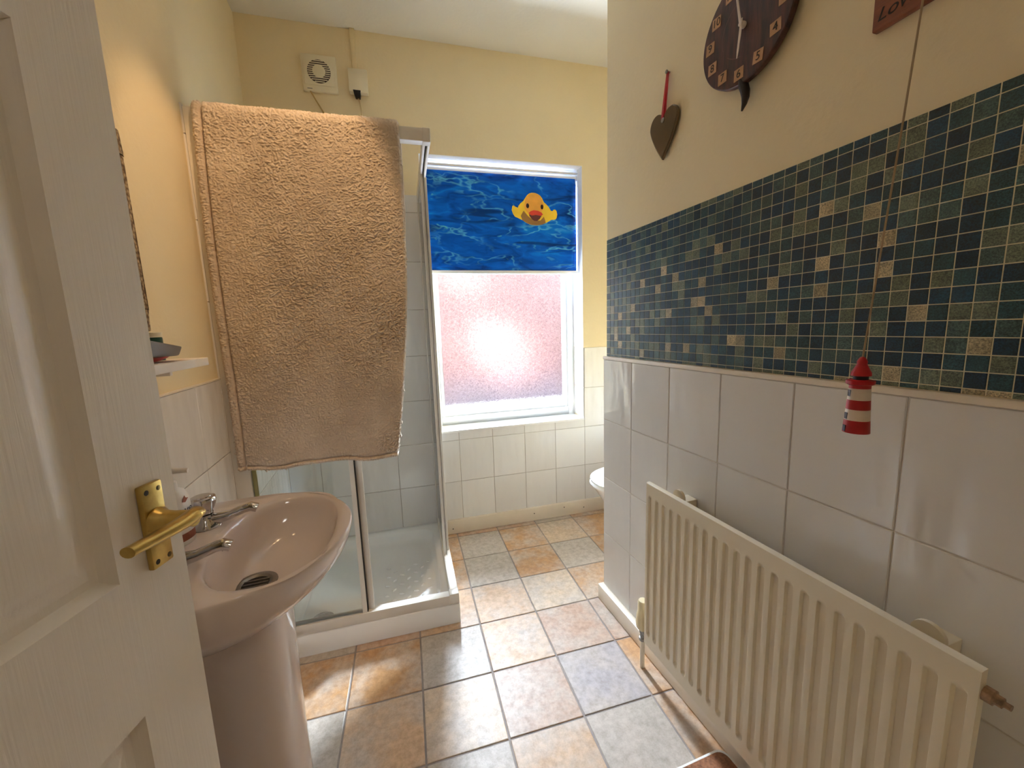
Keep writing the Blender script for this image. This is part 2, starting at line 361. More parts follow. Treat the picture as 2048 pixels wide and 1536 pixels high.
class MB:
    def __init__(s): s.v = []; s.f = []; s.m = Matrix.Identity(4)
    def add(s, vs, fs):
        k = len(s.v)
        s.v += [s.m @ Vector(p) for p in vs]; s.f += [tuple(i+k for i in f) for f in fs]; return s
    def box(s, lo, hi):
        x0, y0, z0 = lo; x1, y1, z1 = hi
        return s.add([(x0,y0,z0),(x1,y0,z0),(x1,y1,z0),(x0,y1,z0),(x0,y0,z1),(x1,y0,z1),(x1,y1,z1),(x0,y1,z1)],
                     [(0,3,2,1),(4,5,6,7),(0,1,5,4),(1,2,6,5),(2,3,7,6),(3,0,4,7)])
    def hexa(s, p):   # 8 points: bottom 4 (ccw from above) then top 4
        return s.add(p, [(0,3,2,1),(4,5,6,7),(0,1,5,4),(1,2,6,5),(2,3,7,6),(3,0,4,7)])
    def lathe(s, prof, n=24, a0=0.0, closed=True):
        """prof: (r, z) list, spun about z"""
        vs = []; fs = []
        for r, z in prof:
            for i in range(n):
                a = a0+2*PI*i/n; vs.append((r*math.cos(a), r*math.sin(a), z))
        for j in range(len(prof)-1):
            for i in range(n):
                k = (i+1) % n; fs.append((j*n+i, j*n+k, (j+1)*n+k, (j+1)*n+i))
        if prof[0][0] > 1e-6: fs.append(tuple(reversed(range(n))))
        if prof[-1][0] > 1e-6: fs.append(tuple((len(prof)-1)*n+i for i in range(n)))
        return s.add(vs, fs)
    def tube(s, pts, rad, n=12, flat=1.0):
        pts = [Vector(p) for p in pts]; rad = rad if isinstance(rad, (list, tuple)) else [rad]*len(pts)
        vs = []; fs = []; up = None
        for i, p in enumerate(pts):
            t = (pts[min(i+1, len(pts)-1)]-pts[max(i-1, 0)]).normalized()
            if up is None:
                up = Vector((0, 0, 1)) if abs(t.z) < 0.9 else Vector((0, 1, 0))
            a = t.cross(up).normalized(); b = a.cross(t).normalized(); up = b
            for k in range(n):
                q = 2*PI*k/n; vs.append(p+a*math.cos(q)*rad[i]+b*math.sin(q)*rad[i]*flat)
        for i in range(len(pts)-1):
            for k in range(n):
                kk = (k+1) % n; fs.append((i*n+k, i*n+kk, (i+1)*n+kk, (i+1)*n+k))
        fs.append(tuple(reversed(range(n)))); fs.append(tuple((len(pts)-1)*n+k for k in range(n)))
        return s.add(vs, fs)
    def prism(s, poly, a, b):
        """poly: list of 2D points mapped by functions a and b to the two end faces"""
        n = len(poly); vs = [a(*p) for p in poly]+[b(*p) for p in poly]
        fs = [tuple(reversed(range(n))), tuple(range(n, 2*n))]
        for i in range(n):
            k = (i+1) % n; fs.append((i, k, n+k, n+i))
        return s.add(vs, fs)
    def rings(s, rings, cap0=True, cap1=True):
        n = len(rings[0]); vs = [p for r in rings for p in r]; fs = []
        for j in range(len(rings)-1):
            for i in range(n):
                k = (i+1) % n; fs.append((j*n+i, j*n+k, (j+1)*n+k, (j+1)*n+i))
        if cap0: fs.append(tuple(reversed(range(n))))
        if cap1: fs.append(tuple((len(rings)-1)*n+i for i in range(n)))
        return s.add(vs, fs)
    def build(s, name, mat, parent=None, bevel=0.0, seg=2, smooth=True, angle=35, subsurf=0):
        me = bpy.data.meshes.new(name)
        org = ORG.get(parent.name, Vector()) if parent else Vector()
        me.from_pydata([tuple(p-org) for p in s.v], [], s.f); me.update()
        bm = bmesh.new(); bm.from_mesh(me)
        bmesh.ops.remove_doubles(bm, verts=bm.verts, dist=1e-6)
        if bevel:
            bm.normal_update()
            es = [e for e in bm.edges if len(e.link_faces) == 2 and e.calc_face_angle(0) > math.radians(30)]
            bmesh.ops.bevel(bm, geom=es, offset=bevel, offset_type='OFFSET', segments=seg, profile=0.5, affect='EDGES', clamp_overlap=True)
        bmesh.ops.recalc_face_normals(bm, faces=bm.faces)
        bm.to_mesh(me); bm.free()
        if smooth:
            me.shade_smooth(); me.set_sharp_from_angle(angle=math.radians(angle))
        if mat: me.materials.append(mat)
        o = bpy.data.objects.new(name, me); C.objects.link(o)
        if parent: o.parent = parent; ORG[o.name] = org
        if subsurf:
            md = o.modifiers.new('subsurf', 'SUBSURF'); md.levels = md.render_levels = subsurf
        return o
def struct(name, mb, mat, **kw):
    o = mb.build(name, mat, **kw); o['kind'] = 'structure'; ORG[o.name] = Vector(); return o

def circ(cx, cy, r, n=24, ry=None):
    ry = ry or r
    return [(cx+r*math.cos(2*PI*i/n), cy+ry*math.sin(2*PI*i/n)) for i in range(n)]

def text_obj(name, body, size, mat, mtx, parent, ext=0.0004, shear=0.0):
    cu = bpy.data.curves.new(name, 'FONT'); cu.body = body; cu.size = size; cu.extrude = ext
    cu.align_x = 'CENTER'; cu.align_y = 'CENTER'; cu.shear = shear
    t = bpy.data.objects.new(name, cu); C.objects.link(t)
    dg = bpy.context.evaluated_depsgraph_get(); dg.update()
    me = bpy.data.meshes.new_from_object(t.evaluated_get(dg))
    bpy.data.objects.remove(t)
    me.transform(mtx); org = ORG.get(parent.name, Vector())
    me.transform(Matrix.Translation(-org)); me.materials.clear(); me.materials.append(mat)
    o = bpy.data.objects.new(name, me); C.objects.link(o); o.parent = parent; ORG[o.name] = org
    return o

# tile pieces: local x = width, local z = height, face at local y = 0 looking to -y, thickness to +y
TILE_MESH = {}
def tile_mesh(wd, ht, th, ch, mat, name):
    key = (round(wd, 4), round(ht, 4), round(th, 4), mat.name)
    if key in TILE_MESH: return TILE_MESH[key]
    a, b = wd/2, ht/2
    vs = [(-a,th,-b),(a,th,-b),(a,th,b),(-a,th,b), (-a,ch,-b),(a,ch,-b),(a,ch,b),(-a,ch,b),
          (-a+ch,0,-b+ch),(a-ch,0,-b+ch),(a-ch,0,b-ch),(-a+ch,0,b-ch)]
    fs = []
    for r in (0, 4):
        for i in range(4):
            k = (i+1) % 4; fs.append((r+i, r+k, r+4+k, r+4+i))
    fs.append((8,9,10,11))
    me = bpy.data.meshes.new(name); me.from_pydata(vs, [], fs)
    bm = bmesh.new(); bm.from_mesh(me); bmesh.ops.recalc_face_normals(bm, faces=bm.faces)
    if (bm.faces[-1].normal.y if len(bm.faces) else 0) > 0:
        bmesh.ops.reverse_faces(bm, faces=bm.faces)
    bm.to_mesh(me); bm.free(); me.materials.append(mat)
    TILE_MESH[key] = me; return me
def put_tile(parent, loc, rz, wd, ht, mat, th=0.006, ch=0.0015, name='tile', color=None):
    if wd < 0.003 or ht < 0.003: return
    o = bpy.data.objects.new(name, tile_mesh(wd, ht, th, ch, mat, name)); C.objects.link(o)
    o.parent = parent; o.location = Vector(loc)-ORG.get(parent.name, Vector())
    o.rotation_euler = (0, 0, rz)
    if color: o.color = color
    return o
def tile_run(parent, origin, direc, a0, a1, ajoint, z0, z1, zjoint, rz, gap=0.0026, aw=0.1985, zh=0.25, holes=()):
    """tiles on a wall: a runs along direc from origin, joints through ajoint / zjoint"""
    cols = []; k = math.floor((a0-ajoint)/aw)
    while ajoint+k*aw < a1:
        lo, hi = max(a0, ajoint+k*aw), min(a1, ajoint+(k+1)*aw); k += 1
        if hi-lo > 0.004: cols.append((lo, hi))
    rows = []; k = math.floor((z0-zjoint)/zh)
    while zjoint+k*zh < z1:
        lo, hi = max(z0, zjoint+k*zh), min(z1, zjoint+(k+1)*zh); k += 1
        if hi-lo > 0.004: rows.append((lo, hi))
    for lo, hi in cols:
        for zl, zh_ in rows:
            pieces = [(lo, hi, zl, zh_)]
            for h0, h1, g0, g1 in holes:
                out = []
                for p in pieces:
                    if p[1] <= h0 or p[0] >= h1 or p[3] <= g0 or p[2] >= g1: out.append(p); continue
                    if p[0] < h0: out.append((p[0], h0, p[2], p[3]))
                    if p[1] > h1: out.append((h1, p[1], p[2], p[3]))
                    q0, q1 = max(p[0], h0), min(p[1], h1)
                    if p[2] < g0: out.append((q0, q1, p[2], g0))
                    if p[3] > g1: out.append((q0, q1, g1, p[3]))
                pieces = out
            for p in pieces:
                c = Vector(origin)+Vector(direc)*((p[0]+p[1])/2)+Vector((0, 0, (p[2]+p[3])/2))
                put_tile(parent, c, rz, p[1]-p[0]-gap, p[3]-p[2]-gap, M['tile'])

# ------------------------------------------------------------------ floor
floor = struct('floor', MB().box((XL-0.3, YN-0.15, -0.12), (XA+0.2, 2.6, -0.0025)), M['floor_joint'])
TH, OX, OY, SX, SY = -0.0607, 0.301, 1.4373, 0.2412, 0.2386
FCOL = {'T': (208, 174, 140), 'O': (194, 150, 104), 'G': (184, 175, 164), 'P': (192, 158, 134), 'L': (176, 168, 168), 'W': (212, 188, 160)}
FPAT = {(0,0):'T',(-1,0):'G',(-2,0):'O',(-3,0):'O',(1,0):'P',(2,0):'T',(-3,1):'G',(-2,1):'T',(-1,1):'W',(0,1):'P',(1,1):'L',(2,1):'O',
        (-2,2):'O',(-1,2):'G',(0,2):'T',(1,2):'G',(2,2):'O',(-1,-1):'T',(0,-1):'T',(1,-1):'W',(2,-1):'O',(-1,-2):'O',(0,-2):'G',(1,-2):'O',(2,-2):'G',(3,-2):'O',
        (-1,-3):'O',(0,-3):'G',(1,-3):'O',(2,-3):'W',(3,-3):'O',(1,-1):'W',(2,0):'P',(0,-4):'P'}
def clip(poly, nx, ny, d):
    out = []
    for i in range(len(poly)):
        p, q = poly[i], poly[(i+1) % len(poly)]
        sp, sq = nx*p[0]+ny*p[1]-d, nx*q[0]+ny*q[1]-d
        if sp <= 0: out.append(p)
        if sp*sq < 0:
            t = sp/(sp-sq); out.append((p[0]+t*(q[0]-p[0]), p[1]+t*(q[1]-p[1])))
    return out
ct, st_ = math.cos(TH), math.sin(TH)
def cell_pt(a, b): return (OX+ct*a*SX+st_*b*SY, OY+st_*a*SX-ct*b*SY)
full_tile = None
for a in range(-5, 8):
    for b in range(-6, 9):
        g = 0.012
        q = [cell_pt(a+g, b+1-g), cell_pt(a+1-g, b+1-g), cell_pt(a+1-g, b+g), cell_pt(a+g, b+g)]
        poly = clip(q, -1, 0, -(XL+0.002)); 
        poly = clip(poly, 0, -1, -(YN-0.10))
        poly = clip(poly, -TP, 1, YF-0.002)
        if not poly: continue
        if min(p[1] for p in poly) > YC-0.03 or min(p[0] for p in poly) > XR-0.05 and max(p[1] for p in poly) > YC: poly = clip(clip(poly, 1, 0, XA-0.002), 0, -1, -(YC-0.03))
        else: poly = clip(poly, 1, 0, XW+0.02)
        if len(poly) < 3: continue
        ar = abs(sum(poly[i][0]*poly[(i+1) % len(poly)][1]-poly[(i+1) % len(poly)][0]*poly[i][1] for i in range(len(poly))))/2
        if ar < 2e-4: continue
        cx = sum(p[0] for p in poly)/len(poly); cy = sum(p[1] for p in poly)/len(poly)
        n = len(poly); ins = [(cx+(p[0]-cx)*0.985, cy+(p[1]-cy)*0.985) for p in poly]
        vs = [(p[0]-cx, p[1]-cy, -0.004) for p in poly]+[(p[0]-cx, p[1]-cy, -0.0012) for p in poly]+[(p[0]-cx, p[1]-cy, 0) for p in ins]
        fs = [tuple(range(2*n, 3*n))]
        for r in (0, n):
            for i in range(n):
                k = (i+1) % n; fs.append((r+i, r+k, r+n+k, r+n+i))
        isfull = n == 4 and ar > SX*SY*0.94
        if isfull and full_tile: me = full_tile
        else:
            me = bpy.data.meshes.new('tile'); me.from_pydata(vs, [], fs); me.materials.append(M['floor'])
            if isfull: full_tile = me
        o = bpy.data.objects.new('tile', me); C.objects.link(o); o.parent = floor; o.location = (cx, cy, 0)
        k = FPAT.get((a, b)) or random.choice('TOGPLTOP')
        j = random.uniform(0.94, 1.05); c = lin(FCOL[k]); o.color = (c[0]*j, c[1]*j, c[2]*j, 1)

# ------------------------------------------------------------------ walls and ceiling
struct('ceiling', MB().box((XL-0.3, YN-0.12, ZC), (XA+0.2, 2.75, ZC+0.12)), M['ceiling'])
wl = struct('wall_left', MB().box((XL-0.16, YN-0.12, 0), (XL-0.005, 2.5, ZC)), M['cream'])
yfl = YF+TP*XL
tile_run(wl, (XL, 0, 0), (0, 1, 0), YN+0.01, 1.519, 1.3375, 0.06, 1.068, 0.8185, -PI/2, aw=0.1985)
tile_run(wl, (XL, 0, 0), (0, 1, 0), 1.521, yfl-0.001, 1.3375, 0.06, 1.905, 0.8185, -PI/2, aw=0.1985)
struct('trim_1', MB().box((XL-0.005, YN+0.01, 1.0675), (XL+0.001, 1.519, 1.0725)), M['skirt'])
# left tile orientation: face must look to +x
for o in list(wl.children): o.rotation_euler = (0, 0, PI/2)

# right wall: a solid partition that ends at YC2
wr = struct('wall_right', MB().box((XW, YN-0.12, 0), (1.02, YC2, ZC)), M['cream'])
tile_run(wr, (XR, 0, 0), (0, 1, 0), YN+0.01, YC, 1.2104, 0.06, 1.0634, 1.0634, -PI/2, aw=0.1983)
trm = struct('trim_2', MB().box((XR-0.004, YN, 1.0634), (XW, YC+0.002, 1.0765)), M['skirt'], bevel=0.003)
edge = struct('trim_3', MB().box((XR+0.001, YC2, 0.06), (XW+0.01, YC+0.001, 1.0634)), M['grout_white'])
gr = MB().box((XR+0.0028, YN, 0.06), (XW, YC2, 1.0634)).build('grout', M['grout_white'], wr)

# mosaic band on the right wall: one piece per little tile
MOS_Z0, MOS_Z1 = 1.0768, 1.5265
mg = MB().box((XW-0.0012, YN, MOS_Z0), (XW, YC2, MOS_Z1)).build('mosaic_backing', M['mosaic_grout'], wr)
PAL = {'N': (22, 52, 74), 'B': (26, 62, 86), 'D': (40, 72, 84), 'T': (66, 90, 92), 'G': (104, 114, 100), 'S': (158, 148, 122), 'K': (178, 164, 134)}
def mos_color(i, r):
    mid = 1.0-abs(r-9.0)/9.0
    x = random.random()
    if x < 0.27: k = 'N'
    elif x < 0.43: k = 'B'
    elif x < 0.64: k = 'D'
    elif x < 0.82-0.06*mid: k = 'T'
    elif x < 0.965-0.05*mid: k = 'G'
    elif x < 0.99-0.02*mid: k = 'S'
    else: k = 'K'
    if k in 'SK' and r < 3: k = 'D'
    c = lin(PAL[k]); j = random.uniform(0.85, 1.12)
    return (c[0]*j, c[1]*j, c[2]*j, 1)
py, pz, yl, zl = 0.02642, 0.02655, 0.6203, 1.5108
cells = []
i = -30
while yl+i*py < YC2:
    y0, y1 = max(yl+i*py, YN), min(yl+(i+1)*py, YC2)
    r = -1
    while zl-r*pz > MOS_Z0:
        z1, z0 = min(zl-r*pz, MOS_Z1), max(zl-(r+1)*pz, MOS_Z0)
        if y1-y0 > 0.003 and z1-z0 > 0.003: cells.append((y0, y1, z0, z1, i, r))
        r += 1
    i += 1
g = 0.0008
def big(c): return -(c[1]) if c[0] > 0.27 else -99
vis = sorted([c for c in cells if c[0] > 0.30], key=lambda c: c[0])
near, rest = vis[:298], vis[298:]+[c for c in cells if c[0] <= 0.30]
for c in near:
    put_tile(wr, (XW-0.0020, (c[0]+c[1])/2, (c[2]+c[3])/2), -PI/2, c[1]-c[0]-2*g, c[3]-c[2]-2*g, M['mosaic'], th=0.002, ch=0.0004,
             name='mosaic_tile', color=mos_color(c[4], c[5]))
vs, fs, cols = [], [], []
for c in rest:
    k = len(vs); y0, y1, z0, z1 = c[0]+g, c[1]-g, c[2]+g, c[3]-g; x0, x1 = XW-0.0020, XW
    vs += [(x1,y0,z0),(x1,y1,z0),(x1,y1,z1),(x1,y0,z1),(x0,y0,z0),(x0,y1,z0),(x0,y1,z1),(x0,y0,z1)]
    fs += [(k+4,k+7,k+6,k+5),(k,k+4,k+5,k+1),(k+1,k+5,k+6,k+2),(k+2,k+6,k+7,k+3),(k+3,k+7,k+4,k)]
    cols += [mos_color(c[4], c[5])]*5
me = bpy.data.meshes.new('mosaic_tiles'); me.from_pydata(vs, [], fs)
ca = me.color_attributes.new('col', 'FLOAT_COLOR', 'CORNER')
li = 0
for p, c in zip(me.polygons, cols):
    for _ in p.loop_indices: ca.data[li].color = c; li += 1
me.materials.append(M['mosaic_far'])
o = bpy.data.objects.new('mosaic_tiles', me); C.objects.link(o); o.parent = wr; o['kind'] = 'stuff'

# far wall with the window opening
WX0, WX1, WZ0, WZ1, WD = 0.262, 1.1795, 0.625, 2.112, 0.14
def far_block(mb, x0, x1, z0, z1, o0, o1):
    mb.hexa([FP(x0,z0,o0),FP(x1,z0,o0),FP(x1,z0,o1),FP(x0,z0,o1),FP(x0,z1,o0),FP(x1,z1,o0),FP(x1,z1,o1),FP(x0,z1,o1)])
mb = MB()
for a in ((XL-0.2, WX0, 0, ZC), (WX1, XA+0.2, 0, ZC), (WX0, WX1, 0, WZ0), (WX0, WX1, WZ1, ZC)): far_block(mb, *a, 0.005, 0.27)
wf = struct('wall_far', mb, M['cream'])
dirF = Vector((1, TP, 0))
F0 = Vector((0, YF, 0))
XS = 0.272                                        # where the shower ends on the far wall
hole = [(WX0-0.004, WX1+0.004, WZ0-0.004, WZ1)]
tile_run(wf, F0, dirF, XL+0.001, XS-0.001, 0.043, 0.08, 1.905, 0.5669, PHI, aw=0.198, holes=hole)
tile_run(wf, F0, dirF, XS+0.001, XA-0.002, 0.3908, 0.06, 1.0669, 0.5669, PHI, aw=0.1983, holes=hole)
mb = MB()
far_block(mb, WX1+0.0005, XA, 0.06, 1.064, 0.0015, 0.006); far_block(mb, XL, WX0, 0.06, 1.9, 0.0015, 0.006); far_block(mb, WX0, WX1, 0.06, WZ0, 0.0015, 0.006)
mb.build('grout', M['grout'], wf)
# tiled lower right reveal of the window
for z0, z1 in ((0.63, 0.8164), (0.8184, 1.0664)):
    c = FP(WX1-0.003, (z0+z1)/2, 0.07)
    put_tile(wf, c, PHI-PI/2, 0.134, z1-z0-0.002, M['tile'], th=0.004)
mb = MB(); far_block(mb, WX1-0.0015, WX1+0.001, 1.068, WZ1, 0.004, WD)
far_block(mb, WX0, WX1, WZ1-0.0015, WZ1+0.001, 0.004, WD)
mb.build('reveal_lining', M['gloss'], wf)
mb = MB(); far_block(mb, WX0, WX1, WZ0-0.012, WZ0+0.002, -0.004, WD+0.01)
sill = mb.build('window_sill', M['gloss'], wf, bevel=0.003)

struct('wall_alcove', MB().box((XA, 1.2, 0), (XA+0.15, 2.5, ZC)), M['cream'])
struct('wall_alcove_front', MB().box((1.02, 1.2, 0), (XA, YC2, ZC)), M['cream'])
mb = MB().box((XL-0.16, YN-0.11, 0), (-0.485, YN, ZC)).box((0.315, YN-0.11, 0), (XW+0.05, YN, ZC)).box((-0.485, YN-0.11, 2.03), (0.315, YN, ZC))
struct('wall_near', mb, M['cream'])
# landing behind the doorway
struct('floor_landing', MB().box((-1.2, -1.6, -0.12), (1.6, YN-0.11, -0.002)), pmat('landing_carpet', (150, 132, 112), 0.95, var=0.15, scale=60))
struct('ceiling_landing', MB().box((-1.2, -1.6, 2.5), (1.6, YN-0.11, 2.62)), M['ceiling'])
mb = MB().box((-1.3, -1.6, 0), (-1.2, YN-0.11, 2.5)).box((1.6, -1.6, 0), (1.7, YN-0.11, 2.5)).box((-1.3, -1.7, 0), (1.7, -1.6, 2.5)).box((-1.2, YN-0.14, 0), (XL-0.16, YN-0.11, 2.5)).box((XW+0.05, YN-0.14, 0), (1.6, YN-0.11, 2.5))
struct('wall_landing', mb, M['hall'])
# door lining and skirtings
mb = MB().box((-0.485, YN-0.125, 0), (-0.455, YN+0.004, 2.03)).box((0.285, YN-0.125, 0), (0.315, YN+0.004, 2.03)).box((-0.485, YN-0.125, 2.0), (0.315, YN+0.004, 2.03))
struct('trim_4', mb, M['gloss'], bevel=0.003)
SKX = 0.833
struct('baseboard_right', MB().box((SKX, YN+0.01, 0.0), (XW, YC+0.008, 0.068)), M['skirt'], bevel=0.004)
mb = MB(); far_block(mb, 0.28, XA-0.002, 0.002, 0.0875, -0.016, 0.003)
bf = struct('baseboard_far', mb, M['skirt'], bevel=0.002)
for px_, pz_ in ((0.325, 0.035), (0.83, 0.05), (1.03, 0.06), (1.165, 0.04)):
    mb = MB(); mb.m = Matrix.Translation(FP(px_, pz_, -0.0162)) @ Matrix.Rotation(PHI, 4, 'Z') @ Matrix.Rotation(PI/2, 4, 'X'); mb.lathe([(0.0035, 0), (0.0035, 0.0004)], 10)
    mb.build('screw_hole', M['dark_gap'], bf)
struct('baseboard_left', MB().box((XL-0.004, YN+0.02, 0.0), (XL+0.014, 1.50, 0.068)), M['skirt'], bevel=0.003)

# ------------------------------------------------------------------ window
mb = MB()
FO, FI = WD, WD+0.055
def frame_ring(mb, x0, x1, z0, z1, wd, o0, o1):
    far_block(mb, x0, x0+wd, z0, z1, o0, o1); far_block(mb, x1-wd, x1, z0, z1, o0, o1)
    far_block(mb, x0+wd, x1-wd, z0, z0+wd, o0, o1); far_block(mb, x0+wd, x1-wd, z1-wd, z1, o0, o1)
frame_ring(mb, WX0, WX1+0.008, WZ0, WZ1, 0.052, FO, FI)
wn = struct('window_1', mb, M['upvc'], bevel=0.003)
wn['label'] = 'white framed window with obscured glass in the far wall'
mb = MB(); frame_ring(mb, WX0+0.046, WX1-0.038, WZ0+0.046, WZ1-0.046, 0.026, FO+0.010, FI-0.006)
mb.build('sash_frame', M['upvc'], wn, bevel=0.003)
mb = MB(); far_block(mb, WX0+0.066, WX1-0.058, WZ0+0.066, WZ1-0.066, FO+0.026, FO+0.030)
mb.build('obscured_pane', M['frosted'], wn, smooth=False)

# yard outside
struct('ground_yard', MB().box((-3, 2.75, -0.9), (5, 9.0, -0.75)), M['paving'])
mb = MB().box((-3, 5.6, -0.75), (5, 5.8, 2.3))
struct('wall_yard', mb, M['brick'])

mb = MB(); far_block(mb, WX0-0.05, WX1+0.05, 0.66, 0.70, 0.20, 0.34)
struct('trim_5', mb, M['gloss'], bevel=0.004)

# roller blind
b0, b1, bz0, bz1, bo = 0.276, 1.172, 1.533, 2.064, 0.075
rb = thing('roller_blind', FP(0.72, bz0, bo), 'roller blind printed with blue water and a yellow rubber duck, pulled halfway down the window', 'blind')
nx, nz_ = 24, 12
me = bpy.data.meshes.new('blind_fabric'); vs = []; fs = []
org = ORG[rb.name]
for j in range(nz_+1):
    for i in range(nx+1):
        vs.append(FP(b0+(b1-b0)*i/nx, bz0+(bz1-bz0)*j/nz_, bo)-org)
for j in range(nz_):
    for i in range(nx):
        k = j*(nx+1)+i; fs.append((k, k+1, k+nx+2, k+nx+1))
me.from_pydata([tuple(v) for v in vs], [], fs); uvl = me.uv_layers.new(name='UVMap')
for lp in me.loops:
    k = lp.vertex_index; uvl.data[lp.index].uv = ((k % (nx+1))/nx, (k//(nx+1))/nz_)
me.materials.append(M['water']); me.shade_smooth()
o = bpy.data.objects.new('blind_fabric', me); C.objects.link(o); o.parent = rb
so = o.modifiers.new('thickness', 'SOLIDIFY'); so.thickness = 0.0008; so.offset = 1
mb = MB(); far_block(mb, b0-0.004, b1+0.004, bz0-0.018, bz0+0.002, bo-0.006, bo+0.006); mb.build('bottom_bar', M['upvc'], rb, bevel=0.003)
mb = MB(); rot = Matrix.Rotation(PHI, 4, 'Z') @ Matrix.Rotation(PI/2, 4, 'Y')
mb.m = Matrix.Translation(FP(b0, bz1+0.006, bo+0.018)) @ rot; mb.lathe([(0.017, 0), (0.017, b1-b0+0.004)], 18); mb.build('roller_tube', M['gloss'], rb)
mb = MB(); far_block(mb, b0-0.006, b1+0.006, 2.080, 2.094, 0.056, 0.062); mb.build('headrail', M['upvc'], rb, bevel=0.002)
mb = MB(); far_block(mb, b1+0.002, b1+0.010, 2.05, WZ1-0.001, 0.055, 0.11); mb.build('end_bracket', M['upvc'], rb, bevel=0.002)
mb = MB(); mb.tube([FP(b1+0.003, 2.07-0.05*math.sin(t), 0.066-0.006*math.cos(t)) + E1*0.007*math.cos(t) for t in [PI*i/10 for i in range(11)]], 0.0016, 6); mb.build('chain_loop', M['white_plastic'], rb)
def dk(X, Y, o):
    return FP(0.772+(X-320)/1255*0.278, 1.974-(Y-345)/920*0.181, bo-0.0014-o)
def duck_part(name, pts, mat, o, parent):
    mb = MB(); mb.prism(pts, lambda X, Y: dk(X, Y, o+0.0003), lambda X, Y: dk(X, Y, o)); return mb.build(name, mat, parent, smooth=False)
body = [(340,740),(375,725),(420,760),(490,790),(500,740),(560,660),(640,590),(690,510),(740,430),(800,375),(870,348),(950,348),(1040,375),(1110,420),(1160,490),(1190,560),(1210,600),(1280,660),(1350,740),(1400,830),(1450,840),(1470,800),(1520,788),(1560,830),(1580,930),(1560,1030),(1530,1075),(1400,1095),(1330,1140),(1250,1190),(1150,1235),(1000,1265),(850,1255),(720,1210),(600,1130),(480,1070),(400,1040),(350,960),(318,860)]
dp = duck_part('duck_print', body, M['duck_yellow'], 0.0002, rb)
dp['label'] = 'yellow rubber duck print'
duck_part('belly', [(600,1130),(560,1010),(640,860),(760,1010),(900,1120),(1100,1120),(1200,1010),(1230,1100),(1250,1190),(1150,1235),(1000,1262),(850,1252),(720,1207)], M['duck_brown'], 0.0006, dp)
duck_part('head', [(925+250*math.cos(t)*(1 if math.sin(t) > 0 else 1.12), 660-300*math.sin(t) if math.sin(t) > 0 else 660-340*math.sin(t)*0.95) for t in [2*PI*i/36 for i in range(36)]], M['duck_head'], 0.0007, dp)
duck_part('beak', [(770,930),(830,870),(920,835),(1040,850),(1130,890),(1178,950),(1110,990),(980,968),(860,990)], M['duck_red'], 0.0015, dp)
duck_part('mouth', [(780,948),(860,985),(980,965),(1110,985),(1140,975),(1080,1080),(1000,1140),(930,1140),(860,1090),(800,1010)], M['duck_mouth'], 0.0011, dp)
duck_part('eye', circ(752, 720, 42, 18, 68), M['duck_eye'], 0.0015, dp)
duck_part('eye', circ(1150, 735, 38, 18, 70), M['duck_eye'], 0.0015, dp)

# ------------------------------------------------------------------ shower tray
TRH = 0.086
tr = thing('shower_tray', SP(-0.37, 0.37, 0), 'square white shower tray on the floor in the far left corner', 'shower tray')
u0, u1, v0, v1 = -0.738+0.002, 0.0, 0.0, 0.743
def rrect(a0, a1, b0, b1, r, n=6):
    p = []
    for cx, cy, s in ((a1-r, b1-r, 0), (a0+r, b1-r, 1), (a0+r, b0+r, 2), (a1-r, b0+r, 3)):
        for i in range(n+1):
            t = (s+i/n)*PI/2; p.append((cx+r*math.cos(t), cy+r*math.sin(t)))
    return p
def ringS(a0, a1, b0, b1, r, z): return [SP(u, v, z) for u, v in rrect(a0, a1, b0, b1, r)]
def skew_fix(r):     # keep the tray inside the left wall (the wall is not square to the shower)
    for p in r:
        if p.x < XL+0.002: p.x = XL+0.002
    return r
rs = [skew_fix(ringS(u0, u1, v0, v1, 0.006, 0.001)), skew_fix(ringS(u0, u1, v0, v1, 0.006, TRH-0.004)), skew_fix(ringS(u0+0.003, u1-0.003, v0+0.003, v1-0.003, 0.006, TRH))]
for d, r, z in ((0.064, 0.075, TRH), (0.068, 0.075, TRH-0.004), (0.078, 0.075, TRH-0.03), (0.092, 0.07, TRH-0.042), (0.13, 0.05, TRH-0.046), (0.30, 0.03, TRH-0.049)):
    rs.append(ringS(u0+d, u1-d, v0+d, v1-d, r, z))
MB().rings(rs).build('tray_body', M['acrylic'], tr, angle=50)
mb = MB(); rows = 0
for a in range(7):
    for b in range(9):
        if (a+b) % 2: continue
        uu, vv = -0.30+a*0.032, 0.135+b*0.035
        mb.m = Matrix.Translation(SP(uu, vv, TRH-0.0475)) @ Matrix.Rotation(0.7 if a % 2 else -0.3, 4, 'Z') @ Matrix.Diagonal((1.0, 0.42, 0.6, 1))
        mb.lathe([(0.012*math.cos(t), 0.012*math.sin(t)) for t in [PI/2*i/3 for i in range(4)]], 10)
pp = mb.build('grip_pips', M['acrylic'], tr); pp['kind'] = 'stuff'
mb = MB(); mb.m = Matrix.Translation(SP(-0.55, 0.135, TRH-0.047)); mb.lathe([(0.045, 0), (0.045, 0.004), (0.038, 0.009), (0.0, 0.011)], 28); mb.build('waste_cover', M['chrome'], tr)

